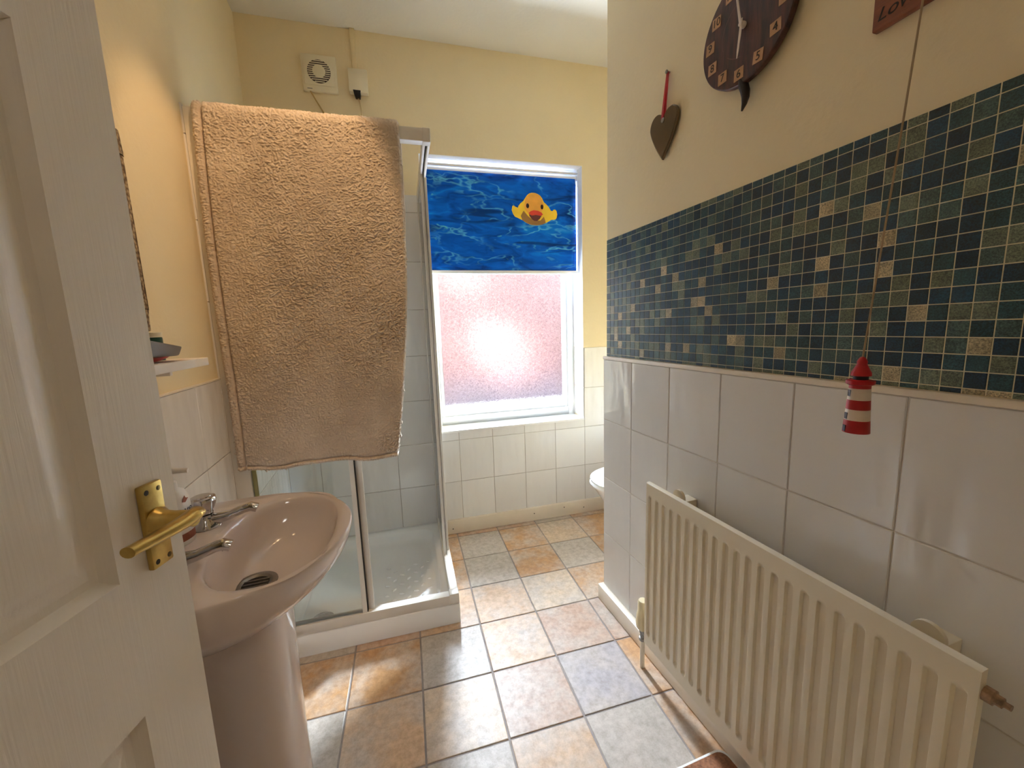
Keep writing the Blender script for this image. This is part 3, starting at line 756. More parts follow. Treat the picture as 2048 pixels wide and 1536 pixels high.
# ------------------------------------------------------------------ shower enclosure
en = thing('shower_enclosure', SP(-0.37, 0.0, TRH), 'white framed corner entry shower enclosure with both sliding glass doors open', 'shower enclosure')
def sbox(mb, a0, a1, b0, b1, z0, z1):
    p = [SP(a0,b0,z0),SP(a1,b0,z0),SP(a1,b1,z0),SP(a0,b1,z0),SP(a0,b0,z1),SP(a1,b0,z1),SP(a1,b1,z1),SP(a0,b1,z1)]
    for q in p:
        if q.x < XL+0.0005: q.x = XL+0.0005
    mb.hexa(p); return mb
ZB, ZT0, ZT1 = TRH+0.001, 1.853, 1.896
ub = 0.745
def prt(name, mat, *boxes, bevel=0.0015, parent=en):
    mb = MB()
    for b in boxes: sbox(mb, *b)
    return mb.build(name, mat, parent, bevel=bevel)
# front side
prt('wall_post', M['alu'], (-0.742, -0.690, 0.004, 0.034, ZB, ZT1))
prt('seal_strip', M['seal'], (-0.689, -0.676, 0.015, 0.022, ZB+0.04, ZT0))
prt('top_rail', M['alu'], (-0.690, -0.030, 0.002, 0.036, ZT0, ZT1))
prt('bottom_rail', M['alu'], (-0.690, -0.030, 0.002, 0.036, ZB, ZB+0.040))
dr = prt('fixed_panel', M['glass'], (-0.690, -0.366, 0.010, 0.0155, ZB+0.036, ZT0+0.004), bevel=0)
prt('panel_stile', M['alu'], (-0.374, -0.357, 0.006, 0.020, ZB+0.036, ZT0+0.004), parent=dr)
prt('gasket', M['dark_gap'], (-0.357, -0.3535, 0.008, 0.024, ZB+0.036, ZT0+0.004), parent=dr, bevel=0)
dr = prt('sliding_door', M['glass'], (-0.690, -0.350, 0.0255, 0.031, ZB+0.036, ZT0+0.004), bevel=0)
prt('door_stile', M['alu'], (-0.3535, -0.332, 0.021, 0.035, ZB+0.036, ZT0+0.004), parent=dr)
# side towards the room
prt('wall_post', M['alu'], (-0.034, -0.004, 0.690, ub, ZB, ZT1))
prt('top_rail', M['alu'], (-0.035, -0.026, 0.036, 0.690, ZT0, ZT1), (-0.018, -0.009, 0.036, 0.690, ZT0, ZT1), (-0.026, -0.018, 0.036, 0.690, ZT1-0.008, ZT1))
prt('rail_groove', M['dark_gap'], (-0.0258, -0.0182, 0.040, 0.686, ZT1-0.012, ZT1-0.0085), bevel=0)
prt('bottom_rail', M['alu'], (-0.036, -0.002, 0.036, 0.690, ZB, ZB+0.040), (-0.036, -0.022, 0.036, 0.690, ZB+0.040, ZB+0.046))
dr = prt('fixed_panel', M['glass'], (-0.0155, -0.010, 0.366, 0.690, ZB+0.042, ZT0+0.004), bevel=0)
prt('panel_stile', M['alu'], (-0.020, -0.006, 0.340, 0.366, ZB+0.042, ZT0+0.004), parent=dr)
dr = prt('sliding_door', M['glass'], (-0.031, -0.0255, 0.330, 0.690, ZB+0.042, ZT0+0.004), bevel=0)
prt('door_stile', M['alu'], (-0.035, -0.021, 0.300, 0.326, ZB+0.042, ZT0+0.004), parent=dr)
prt('gasket', M['dark_gap'], (-0.0212, -0.0200, 0.296, 0.326, ZB+0.042, ZT0+0.004), parent=dr, bevel=0)
# corner pieces
prt('corner_bracket', M['alu'], (-0.037, -0.008, 0.001, 0.037, ZT0-0.002, ZT1+0.002), bevel=0.004)
prt('corner_bracket', M['alu'], (-0.040, -0.001, 0.0, 0.040, ZB, ZB+0.046), bevel=0.004)

# ------------------------------------------------------------------ fleece towel over the front rail
def gnoise(x, y, seed):
    rs = np.random.RandomState(seed); perm = rs.rand(256, 256)*2*np.pi
    xi = np.floor(x).astype(int); yi = np.floor(y).astype(int); xf = x-xi; yf = y-yi
    def gr(ix, iy, fx, fy):
        a = perm[ix % 256, iy % 256]; return np.cos(a)*fx+np.sin(a)*fy
    u = xf*xf*xf*(xf*(xf*6-15)+10); v = yf*yf*yf*(yf*(yf*6-15)+10)
    return ((gr(xi,yi,xf,yf)*(1-u)+gr(xi+1,yi,xf-1,yf)*u)*(1-v)+(gr(xi,yi+1,xf,yf-1)*(1-u)+gr(xi+1,yi+1,xf-1,yf-1)*u)*v)*1.4
def make_towel():
    tw = thing('fleece_towel', SP(-0.42, 0.018, 1.9), 'large beige fleece towel hung over the shower rail', 'towel')
    nS = 340
    ztop, r = ZT1+0.010, 0.0245
    Lf, Lb = 1.135, 1.02
    step = 0.0018
    tF = np.arange(0, Lf, step); arc = np.arange(0, PI*r, step); tB = np.arange(0, Lb, step*6)
    path = [('f', t) for t in tF[::-1]]; path = [('f', t) for t in tF[::-1]]+[('a', t) for t in arc[1:]]+[('b', t) for t in tB[1:]]
    nT = len(path); S = np.linspace(0, 1, nS)
    P = np.zeros((nT, nS, 3)); Nn = np.zeros((nT, nS, 3)); par = np.zeros(nT)
    for j, (k, t) in enumerate(path):
        if k == 'f':
            f = t/Lf; uL = -0.712-0.014*f-0.006*math.sin(f*5); uR = -0.112-0.012*f-0.075*max(0, f-0.35)**1.6*1.9
            z = ztop-r-t; v = 0.018-r; nv, nz = -1.0, 0.0; par[j] = -t
        elif k == 'a':
            a = t/r; uL, uR = -0.712, -0.112; z = ztop-r+r*math.sin(a); v = 0.018-r*math.cos(a); nv, nz = -math.cos(a), math.sin(a); par[j] = t
        else:
            f = t/Lb; uL, uR = -0.712-0.006*f, -0.106-0.012*f-0.075*max(0, f-0.25)**1.5*2.2; z = ztop-r-t; v = 0.018+r; nv, nz = 1.0, 0.0; par[j] = PI*r+t
        u = uL+(uR-uL)*S
        fold = np.zeros(nS)
        if k == 'f':
            fold = -0.010*f*(np.sin(u*21+0.5)+0.6*np.sin(u*43+f*2))*min(1, f*1.5)-0.004*f
            zz = z-(0.005*np.sin(u*19+1.0)+0.012*(u+0.4))*f*0.8
        else: zz = z+0*u
        P[j] = np.array(S0)[None, :]+u[:, None]*np.array(E1)[None, :]+(v+fold)[:, None]*np.array(E2)[None, :]
        P[j, :, 2] = zz
        Nn[j] = (np.array(E2)*nv+np.array((0, 0, nz)))[None, :]
    uu = (S*0.6)[None, :]+0*par[:, None]; tt = par[:, None]+0*S[None, :]
    wx = gnoise(uu*40, tt*40, 3)*0.35; wy = gnoise(uu*40+9, tt*40+5, 4)*0.35
    n1 = gnoise(uu*90+wx*1.5+tt*16, tt*134+wy*2.0, 5); n2 = gnoise(uu*120+3+wx, tt*170+wy, 6)
    h = np.minimum(np.abs(n1)*2.3, 1)**0.75*0.72+np.minimum(np.abs(n2)*2.1, 1)**0.8*0.28
    amp = 0.0074*(0.85+0.3*gnoise(uu*7, tt*7, 8))
    D = h*amp
    edge = np.minimum(uu, 0.6-uu); ledge = uu; tb = np.minimum(tt-par.min(), par.max()-tt)
    for e, sw, dp in ((ledge, 0.026, 0.013), (tb, 0.016, 0.008)):
        D -= dp*np.exp(-((e-sw)/0.0034)**2)
        D += 0.0025*np.exp(-((e-sw*0.45)/0.006)**2)
    D -= 0.007*np.exp(-(np.maximum(edge, 0)/0.004)**2)+0.006*np.exp(-(np.maximum(tb, 0)/0.004)**2)
    D += 0.006
    P += Nn*D[:, :, None]
    org = np.array(ORG[tw.name]); V = (P-org).reshape(-1, 3)
    a = np.arange(nT-1)[:, None]*nS+np.arange(nS-1)[None, :]
    F = np.stack([a, a+1, a+nS+1, a+nS], -1).reshape(-1, 4)
    me = bpy.data.meshes.new('fleece'); me.vertices.add(len(V)); me.vertices.foreach_set('co', V.ravel())
    me.loops.add(F.size); me.loops.foreach_set('vertex_index', F.ravel().astype(np.int32))
    me.polygons.add(len(F)); me.polygons.foreach_set('loop_start', np.arange(0, F.size, 4, dtype=np.int32))
    me.update(); me.validate(); me.shade_smooth(); me.materials.append(M['towel'])
    o = bpy.data.objects.new('fleece', me); C.objects.link(o); o.parent = tw
    so = o.modifiers.new('thickness', 'SOLIDIFY'); so.thickness = 0.010; so.offset = -1 if True else 1
    nrm = np.array(me.polygons[len(F)//4].normal)
    if nrm @ np.array(-E2) < 0: me.flip_normals()
make_towel()

# ------------------------------------------------------------------ extractor fan and its junction box
def fmat(x, z, off):    # local x along the wall, local y up, local z out of the wall into the room
    m = Matrix((E1, Vector((0, 0, 1)), -E2)).transposed().to_4x4(); m.translation = FP(x, z, off); return m
fan = thing('extractor_fan', FP(-0.175, 2.427, 0.005), 'square white extractor fan with round dark grille high on the far wall', 'fan')
mb = MB(); mb.m = fmat(-0.175, 2.427, 0.004)
mb.box((-0.077, -0.080, 0.0005), (0.077, 0.080, 0.016)); mb.build('fan_plate', M['white_plastic'], fan, bevel=0.004)
mb = MB(); mb.m = fmat(-0.175, 2.427, 0.004); mb.box((-0.067, -0.055, 0.0165), (0.067, 0.058, 0.021)); mb.build('fan_cover', M['white_plastic'], fan, bevel=0.003)
mb = MB(); mb.m = fmat(-0.175, 2.431, 0.004); mb.lathe([(0.051, 0.0213), (0.051, 0.0222)], 36); mb.build('fan_opening', pmat('dark_fan_disc', (52, 34, 30), 0.7), fan)  # flat dark brown disc behind the slats
for k in range(-5, 6):
    y = k*0.009; hw = math.sqrt(max(0.0, 0.050**2-y*y))
    if hw < 0.012: continue
    mb = MB(); mb.m = fmat(-0.175, 2.431+y, 0.004); mb.box((-hw, -0.0019, 0.0223), (hw, 0.0019, 0.0255)); mb.build('grille_slat', M['white_plastic'], fan, bevel=0.0006, seg=1)
mb = MB(); mb.m = fmat(-0.175, 2.431, 0.004); mb.lathe([(0.0, 0.0275), (0.024, 0.0275), (0.028, 0.0255), (0.028, 0.0223)], 28); mb.build('grille_hub', M['white_plastic'], fan)
mb = MB(); mb.m = fmat(-0.222, 2.357, 0.004); mb.box((-0.011, -0.0015, 0.0163), (0.011, 0.0015, 0.0168)); mb.build('maker_mark', M['grey_plastic'], fan)
mb = MB(); mb.tube([FP(-0.222+0.085*t+0.02*t*t, 2.349-0.17*t, -0.006+0.004*math.sin(t*3)) for t in [i/10 for i in range(14)]], 0.0035, 8); mb.build('cable', pmat('tan_cable', (178, 150, 92), 0.5), fan)
bx = thing('junction_box', FP(-0.003, 2.41, 0.005), 'white junction box with vertical trunking up to the ceiling beside the fan', 'junction box')
mb = MB(); mb.m = fmat(-0.003, 2.408, 0.004); mb.box((-0.043, -0.052, 0.0005), (0.043, 0.052, 0.030)); mb.build('box_body', M['white_plastic'], bx, bevel=0.002)
mb = MB(); mb.m = fmat(-0.0155, 2.46, 0.004); mb.box((-0.011, 0.001, 0.0005), (0.011, ZC-2.461, 0.012)); mb.build('trunking', pmat('cream_trunking', (224, 206, 164), 0.5), bx, bevel=0.001)
mb = MB(); mb.m = fmat(-0.012, 2.352, 0.004); mb.add([(-0.018,0.012,0.004),(0.018,0.012,0.004),(0.013,-0.018,0.006),(-0.009,-0.018,0.006),(-0.018,0.012,0.034),(0.018,0.012,0.034),(0.013,-0.018,0.028),(-0.009,-0.018,0.028)], [(0,1,2,3),(4,7,6,5),(0,4,5,1),(1,5,6,2),(2,6,7,3),(3,7,4,0)]); mb.build('cable_gland', M['black'], bx, bevel=0.002)
mb = MB(); mb.tube([FP(-0.008+0.018*math.sin(t*1.5)-0.006*t*t, 2.336-0.16*t, -0.010) for t in [i/10 for i in range(14)]], 0.0035, 8); mb.build('cable', pmat('cream_cable', (206, 184, 140), 0.5), bx)

# ------------------------------------------------------------------ door leaf, opened inwards along the left wall
ANG = math.radians(16.0)
DD = Vector((math.sin(ANG), math.cos(ANG), 0)); DN = Vector((math.cos(ANG), -math.sin(ANG), 0)); D0 = Vector((-0.2651, 0.595, 0))
def DP(s, z, off): return D0+DD*s+DN*off+Vector((0, 0, z))
DWID, DH, DTH = 0.745, 1.98, 0.035
COLS = [(-DWID+0.088, -DWID/2-0.045), (-DWID/2+0.045, -0.088)]
ROWS = [(0.20, 0.777), (0.942, 1.493), (1.60, 1.87)]
def door_leaf():
    ss = sorted({0.0, -DWID, *[x for c in COLS for x in c]}); zs = sorted({0.008, DH, *[x for c in ROWS for x in c]})
    mb = MB()
    for side, off in ((1, 0.0), (-1, -DTH)):
        for i in range(len(ss)-1):
            for j in range(len(zs)-1):
                s0_, s1_, z0, z1 = ss[i], ss[i+1], zs[j], zs[j+1]
                if (s0_, s1_) in COLS and (z0, z1) in ROWS:
                    prof = [(0, 0), (0.003, 0.005), (0.010, 0.0105), (0.018, 0.012), (0.024, 0.0105), (0.036, 0.005), (0.046, 0.002), (0.050, 0.0015)]
                    rings = []
                    for d, dep in prof:
                        o_ = off-dep*side
                        rings.append([DP(s0_+d, z0+d, o_), DP(s1_-d, z0+d, o_), DP(s1_-d, z1-d, o_), DP(s0_+d, z1-d, o_)])
                    mb.rings(rings, cap0=False, cap1=True)
                else:
                    mb.add([DP(s0_, z0, off), DP(s1_, z0, off), DP(s1_, z1, off), DP(s0_, z1, off)], [(0, 1, 2, 3)])
    e = [DP(0, 0.008, 0), DP(0, DH, 0), DP(0, DH, -DTH), DP(0, 0.008, -DTH)]; mb.add(e, [(0, 1, 2, 3)])
    e = [DP(-DWID, 0.008, 0), DP(-DWID, DH, 0), DP(-DWID, DH, -DTH), DP(-DWID, 0.008, -DTH)]; mb.add(e, [(0, 1, 2, 3)])
    for z in (0.008, DH):
        mb.add([DP(0, z, 0), DP(-DWID, z, 0), DP(-DWID, z, -DTH), DP(0, z, -DTH)], [(0, 1, 2, 3)])
    return mb
dl = struct('door_1', door_leaf(), M['door'], angle=22)
dl['label'] = 'white panelled door standing open along the left wall'
# handle set
def dbox(mb, s0_, s1_, z0, z1, o0, o1):
    mb.hexa([DP(s0_,z0,o0),DP(s1_,z0,o0),DP(s1_,z0,o1),DP(s0_,z0,o1),DP(s0_,z1,o0),DP(s1_,z1,o0),DP(s1_,z1,o1),DP(s0_,z1,o1)])
hd = thing('door_handle', DP(-0.036, 0.985, 0.0), 'brass lever handle on a rectangular backplate on the white door', 'door handle')
mb = MB(); dbox(mb, -0.0545, -0.0255, 0.935, 1.038, 0.0005, 0.0080); mb.build('backplate', M['brass'], hd, bevel=0.0022)
dmat = Matrix((DD, Vector((0, 0, 1)), DN)).transposed().to_4x4()
for s_ in (-0.0482, -0.0318):
    for z_ in (0.943, 1.029):
        mb = MB(); m = dmat.copy(); m.translation = DP(s_, z_, 0.0074); mb.m = m; mb.lathe([(0.0032, 0), (0.0032, 0.0006)], 12); mb.build('screw', M['dark_gap'], hd)
mb = MB(); m = dmat.copy(); m.translation = DP(-0.040, 0.992, 0.0075); mb.m = m
mb.lathe([(0.0150, 0), (0.0150, 0.004), (0.0115, 0.008), (0.0100, 0.020), (0.0100, 0.044)], 20)
mb.m = Matrix.Identity(4)
mb.tube([DP(-0.033, 0.998, 0.0515), DP(-0.0345, 0.998, 0.0515), DP(-0.044, 0.9965, 0.0520), DP(-0.060, 0.9955, 0.0520), DP(-0.082, 0.996, 0.0515), DP(-0.104, 0.997, 0.0505), DP(-0.124, 0.998, 0.0495)],
        [0.006, 0.0095, 0.0108, 0.0104, 0.0092, 0.0084, 0.0080], 16, flat=0.72)
mb.build('lever', M['brass'], hd, angle=60)

# ------------------------------------------------------------------ mirror, shelf and what stands on it
mr = thing('wall_mirror', (XL, 0.875, 1.43), 'mirror in a crackled brown mosaic frame on the left wall', 'mirror')
MY0, MY1, MZ0, MZ1 = 0.62, 1.122, 1.224, 1.650
mb = MB()
for a in ((MY0, MY1, MZ0, MZ0+0.05), (MY0, MY1, MZ1-0.05, MZ1), (MY0, MY0+0.05, MZ0+0.05, MZ1-0.05), (MY1-0.05, MY1, MZ0+0.05, MZ1-0.05)):
    mb.box((XL-0.0045, a[0], a[2]), (XL+0.016, a[1], a[3]))
mb.build('mirror_frame', M['frame_mosaic'], mr, bevel=0.003)
MB().box((XL-0.0045, MY0+0.048, MZ0+0.048), (XL+0.008, MY1-0.048, MZ1-0.048)).build('mirror_glass', M['mirror'], mr)
sh = thing('wall_shelf', (XL, 0.86, 1.15), 'narrow white shelf fixed to the left wall below the mirror', 'shelf')
MB().box((XL-0.0045, 0.62, 1.141), (XL+0.12, 1.112, 1.159)).build('shelf_board', M['melamine'], sh, bevel=0.001)
for y_ in (0.68, 1.05):
    MB().box((XL-0.0045, y_-0.006, 1.125), (XL+0.07, y_+0.006, 1.141)).build('shelf_bracket', M['melamine'], sh, bevel=0.001)
SZ = 1.1595
br = thing('scrubbing_brush', (-0.43, 1.0, SZ), 'grey and red plastic brush lying on the white shelf', 'brush')
mb = MB(); mb.hexa([(-0.468,0.895,SZ+0.012),(-0.400,0.895,SZ+0.012),(-0.405,1.013,SZ+0.010),(-0.462,1.013,SZ+0.010),(-0.475,0.885,SZ+0.045),(-0.395,0.885,SZ+0.045),(-0.402,1.026,SZ+0.029),(-0.468,1.026,SZ+0.029)]); mb.build('brush_back', M['grey_plastic'], br, bevel=0.004)
mb = MB(); mb.tube([(-0.432, 0.865, SZ+0.0132), (-0.432, 0.92, SZ+0.0105), (-0.432, 0.955, SZ+0.0072), (-0.432, 0.99, SZ+0.008), (-0.432, 1.016, SZ+0.014), (-0.432, 1.034, SZ+0.016)], [0.0125, 0.0102, 0.0070, 0.0065, 0.0085, 0.0055], 12); mb.build('brush_grip', M['red_plastic'], br)
gt = thing('green_tube', (-0.470, 1.062, SZ), 'dark green tube with a white cap standing on the shelf behind the brush', 'tube')
mb = MB(); mb.m = Matrix.Translation((-0.470, 1.062, SZ)); mb.lathe([(0.018, 0), (0.018, 0.048), (0.017, 0.050)], 20); mb.build('tube_body', M['green_plastic'], gt)
mb = MB(); mb.m = Matrix.Translation((-0.470, 1.062, SZ)); mb.lathe([(0.0185, 0.0505), (0.0185, 0.060), (0.016, 0.061)], 20); mb.build('tube_cap', M['white_plastic'], gt)

# ------------------------------------------------------------------ washbasin on its pedestal
BZ, BCX, BCY = 0.825, -0.285, 0.833
BXW = XL+0.0015
wb = thing('washbasin', (BXW+0.1, BCY, 0), 'blush white ceramic pedestal washbasin with chrome taps against the left wall', 'washbasin')
def basin_outline(n_front=40):
    pts = []
    for i in range(n_front+1):
        t = -PI/2+PI*i/n_front; pts.append((BCX+0.201*math.cos(t), BCY+0.211*math.sin(t)))
    for f in (0.25, 0.5, 0.75): pts.append((BCX-0.19*f, BCY+0.211-0.010*f*f))
    for i in range(6):
        t = PI/2+PI/2*i/5; pts.append((BXW+0.03+0.03*math.cos(t), BCY+0.17+0.03*math.sin(t)))
    for f in (0.5, 0.0, -0.5): pts.append((BXW, BCY+0.17*f))
    for i in range(6):
        t = PI+PI/2*i/5; pts.append((BXW+0.03+0.03*math.cos(t), BCY-0.17+0.03*math.sin(t)))
    for f in (0.75, 0.5, 0.25): pts.append((BCX-0.19*f, BCY-0.211+0.010*f*f))
    return pts
OUT = basin_outline()
def oring(s, z, ax=-0.40):
    r = []
    for x, y in OUT:
        xx = ax+(x-ax)*s if x > ax else ax+(x-ax)*max(0.0, min(1.0, 1.0-(1-s)*0.35))
        r.append(Vector((xx, BCY+(y-BCY)*s, z)))
    return r
def hole_ring(s, z, cx=-0.217, cy=BCY, rx=0.106, ry=0.181, tow=None):
    r = []
    for x, y in OUT:
        a = math.atan2((y-BCY)/0.21, (x-BCX)/0.21)
        p = 2.35; c_, s_ = math.cos(a), math.sin(a)
        k = (abs(c_)**p+abs(s_)**p)**(-1/p)
        px, py_ = cx+rx*k*c_*s, cy+ry*k*s_*s
        r.append(Vector((px, py_, z)))
    return r
rg = []
for s, z in ((0.42, 0.662), (0.50, 0.672), (0.62, 0.690), (0.75, 0.714), (0.87, 0.746), (0.945, 0.775), (0.978, 0.795), (0.993, 0.810), (1.0, 0.818), (0.998, 0.8235), (0.990, 0.8255)):
    rg.append(oring(s, z))
for s, z, cx in ((1.06, 0.8250, -0.217), (1.0, 0.8235, -0.217), (0.965, 0.818, -0.217), (0.94, 0.805, -0.218), (0.90, 0.788, -0.221), (0.82, 0.766, -0.228), (0.70, 0.747, -0.238), (0.55, 0.734, -0.248), (0.38, 0.727, -0.258), (0.27, 0.7235, -0.266)):
    rg.append(hole_ring(s, z, cx, rx=0.106))
last = [Vector((-0.268+0.026*math.cos(math.atan2((y-BCY), (x-BCX))), BCY+0.026*math.sin(math.atan2((y-BCY), (x-BCX))), 0.7225)) for x, y in OUT]
rg.append(last)
MB().rings(rg).build('basin_bowl', M['ceramic'], wb, angle=70)
# pedestal: D section, open to the wall
def ped_ring(z, k, dx=0.0):
    p = []
    for i in range(17):
        t = -PI/2+PI*i/16; p.append((-0.270+dx+0.056*k*math.copysign(abs(math.cos(t))**0.8, math.cos(t)), BCY+0.082*k*math.copysign(abs(math.sin(t))**0.75, math.sin(t))))
    p += [(-0.30, BCY+0.084*k), (-0.362, BCY+0.082*k), (-0.366, BCY+0.076*k), (-0.366, BCY-0.076*k), (-0.362, BCY-0.082*k), (-0.30, BCY-0.084*k)]
    return [Vector((x, y, z)) for x, y in p]
MB().rings([ped_ring(0.0005, 1.08), ped_ring(0.02, 1.06), ped_ring(0.06, 1.0), ped_ring(0.35, 0.96), ped_ring(0.55, 0.97), ped_ring(0.66, 1.02), ped_ring(0.70, 1.08)]).build('pedestal', M['ceramic'], wb, angle=40)
mb = MB().tube([(-0.44, BCY-0.05, 0.03), (-0.44, BCY-0.05, 0.40), (-0.44, BCY-0.05, 0.66)], 0.0075, 10).tube([(-0.46, BCY+0.03, 0.03), (-0.46, BCY+0.03, 0.66)], 0.0075, 10)
mb.build('supply_pipes', pmat('copper_pipe', (150, 96, 66), 0.35, 0.8), wb)
mb = MB().tube([(-0.42, BCY-0.01, 0.66), (-0.42, BCY-0.01, 0.46), (-0.43, BCY-0.01, 0.43), (-0.507, BCY-0.01, 0.42)], 0.018, 12); mb.build('waste_pipe', M['white_plastic'], wb)
mb = MB(); mb.m = Matrix.Translation((-0.268, BCY, 0.7235)); mb.lathe([(0.039, 0.0), (0.0385, 0.003), (0.029, 0.0045), (0.0245, 0.001)], 28); wst = mb.build('basin_waste', M['steel'], wb)
mb = MB(); mb.m = Matrix.Translation((-0.268, BCY, 0.7232)); mb.lathe([(0.0, 0.0016), (0.024, 0.0016), (0.024, 0.0006)], 24); mb.build('waste_hole', M['dark_gap'], wst)
for k in range(3):
    MB().box((-0.268-0.022, BCY-0.0015+(k-1)*0.011, 0.7248), (-0.268+0.022, BCY+0.0015+(k-1)*0.011, 0.7262)).build('waste_bar', M['steel'], wst)
mb = MB(); mb.m = Matrix.Translation((-0.3185, BCY+0.012, 0.8085)) @ Matrix.Rotation(PI/2+0.3, 4, 'Y'); mb.lathe([(0.009, -0.004), (0.009, 0.004), (0.005, 0.007)], 14); mb.build('chain_stay', M['chrome'], wb)
for sy in (-0.078, 0.078):
    ty, tx = BCY+sy, -0.364
    mb = MB(); mb.m = Matrix.Translation((tx, ty, BZ))
    mb.lathe([(0.027, 0.0005), (0.0265, 0.005), (0.023, 0.011), (0.018, 0.018), (0.0155, 0.024), (0.0155, 0.027)], 28)
    mb.m = Matrix.Identity(4)
    dv = Vector((1, 0.0, 0))
    mb.tube([Vector((tx, ty, BZ+0.014)), Vector((tx, ty, BZ+0.014))+dv*0.02, Vector((tx, ty, BZ+0.018))+dv*0.045, Vector((tx, ty, BZ+0.026))+dv*0.068, Vector((tx, ty, BZ+0.029))+dv*0.082, Vector((tx, ty, BZ+0.024))+dv*0.093], [0.013, 0.012, 0.0095, 0.009, 0.010, 0.0095], 14)
    tp = mb.build('tap', M['chrome'], wb, angle=55)
    mb = MB(); mb.m = Matrix.Translation((tx, ty, BZ+0.0275))
    mb.lathe([(0.014, 0), (0.0185, 0.004), (0.0235, 0.026), (0.0225, 0.034), (0.019, 0.037)], 10)
    kn = mb.build('tap_knob', M['chrome'], tp, angle=20, bevel=0.0008, seg=1)
    mb = MB(); mb.m = Matrix.Translation((tx, ty, BZ+0.0645)); mb.lathe([(0.016, 0), (0.0155, 0.0012), (0, 0.0016)], 20); mb.build('tap_button', M['chrome'], tp)

# soap bottle between the taps
BX, BY = -0.386, 0.846
sb = thing('soap_bottle', (BX, BY, BZ), 'white pump soap bottle standing on the back of the washbasin', 'soap bottle')
mb = MB(); mb.m = Matrix.Translation((BX, BY, BZ+0.0008)) @ Matrix.Diagonal((0.62, 1, 1, 1)); mb.lathe([(0.030, 0), (0.032, 0.004), (0.0325, 0.05), (0.031, 0.085), (0.025, 0.100), (0.014, 0.108)], 32); mb.build('bottle_body', M['soap'], sb)
mb = MB(); mb.m = Matrix.Translation((BX, BY, BZ)); mb.lathe([(0.013, 0.1085), (0.013, 0.122), (0.006, 0.124), (0.006, 0.138)], 20); pm = mb.build('pump_collar', M['soap'], sb)
mb = MB(); mb.tube([(BX-0.012, BY, BZ+0.143), (BX+0.010, BY, BZ+0.1445), (BX+0.034, BY+0.012, BZ+0.142)], [0.0065, 0.006, 0.0042], 12); mb.build('pump_head', M['soap'], sb)
def curved(me_o, rx, ry):
    org = ORG[me_o.name]
    for v in me_o.data.vertices:      # wrap flat print around the bottle's front
        p = v.co+org; dy = p.y-BY; t = math.asin(max(-0.98, min(0.98, dy/ry)))
        n = 1.0+(p.x-BX-rx)/0.02
        v.co = Vector((BX+(rx+(p.x-BX-rx))*math.cos(t), BY+ry*math.sin(t)*1.0, p.z))-org
tm = Matrix(((0, 0, 1, 0), (1, 0, 0, 0), (0, 1, 0, 0), (0, 0, 0, 1)))
t = text_obj('brand_lettering', 'Dove', 0.022, M['navy_paint'], Matrix.Translation((BX+0.0206, BY, BZ+0.066)) @ tm, sb, 0.0003, 0.2)
curved(t, 0.0206, 0.0325)
mb = MB(); mb.prism([(-0.004, 0), (0.002, -0.002), (0.010, 0.004), (0.004, 0.006), (0.002, 0.011), (-0.002, 0.006)], lambda a, b: (BX+0.0209, BY+0.008+a, BZ+0.083+b), lambda a, b: (BX+0.0204, BY+0.008+a, BZ+0.083+b)); t = mb.build('bird_emblem', M['print_brown'], sb, smooth=False); curved(t, 0.0206, 0.0325)
mb = MB()
for k in range(8): mb.box((BX+0.0203, BY-0.026+k*0.0065, BZ+0.010), (BX+0.0208, BY-0.026+(k+1)*0.0065, BZ+0.024))
t = mb.build('label_band', M['print_brown'], sb, smooth=False); curved(t, 0.0206, 0.0327)
mb = MB(); mb.prism([(-0.012, 0.004), (0.0, 0), (0.012, 0.004), (0.010, 0.012), (0.002, 0.006), (-0.006, 0.014)], lambda a, b: (BX+0.0209, BY+a, BZ+0.032+b), lambda a, b: (BX+0.0204, BY+a, BZ+0.032+b)); t = mb.build('leaf_emblem', M['print_brown'], sb, smooth=False); curved(t, 0.0206, 0.0325)

sb.rotation_euler = (0, 0, -0.5)

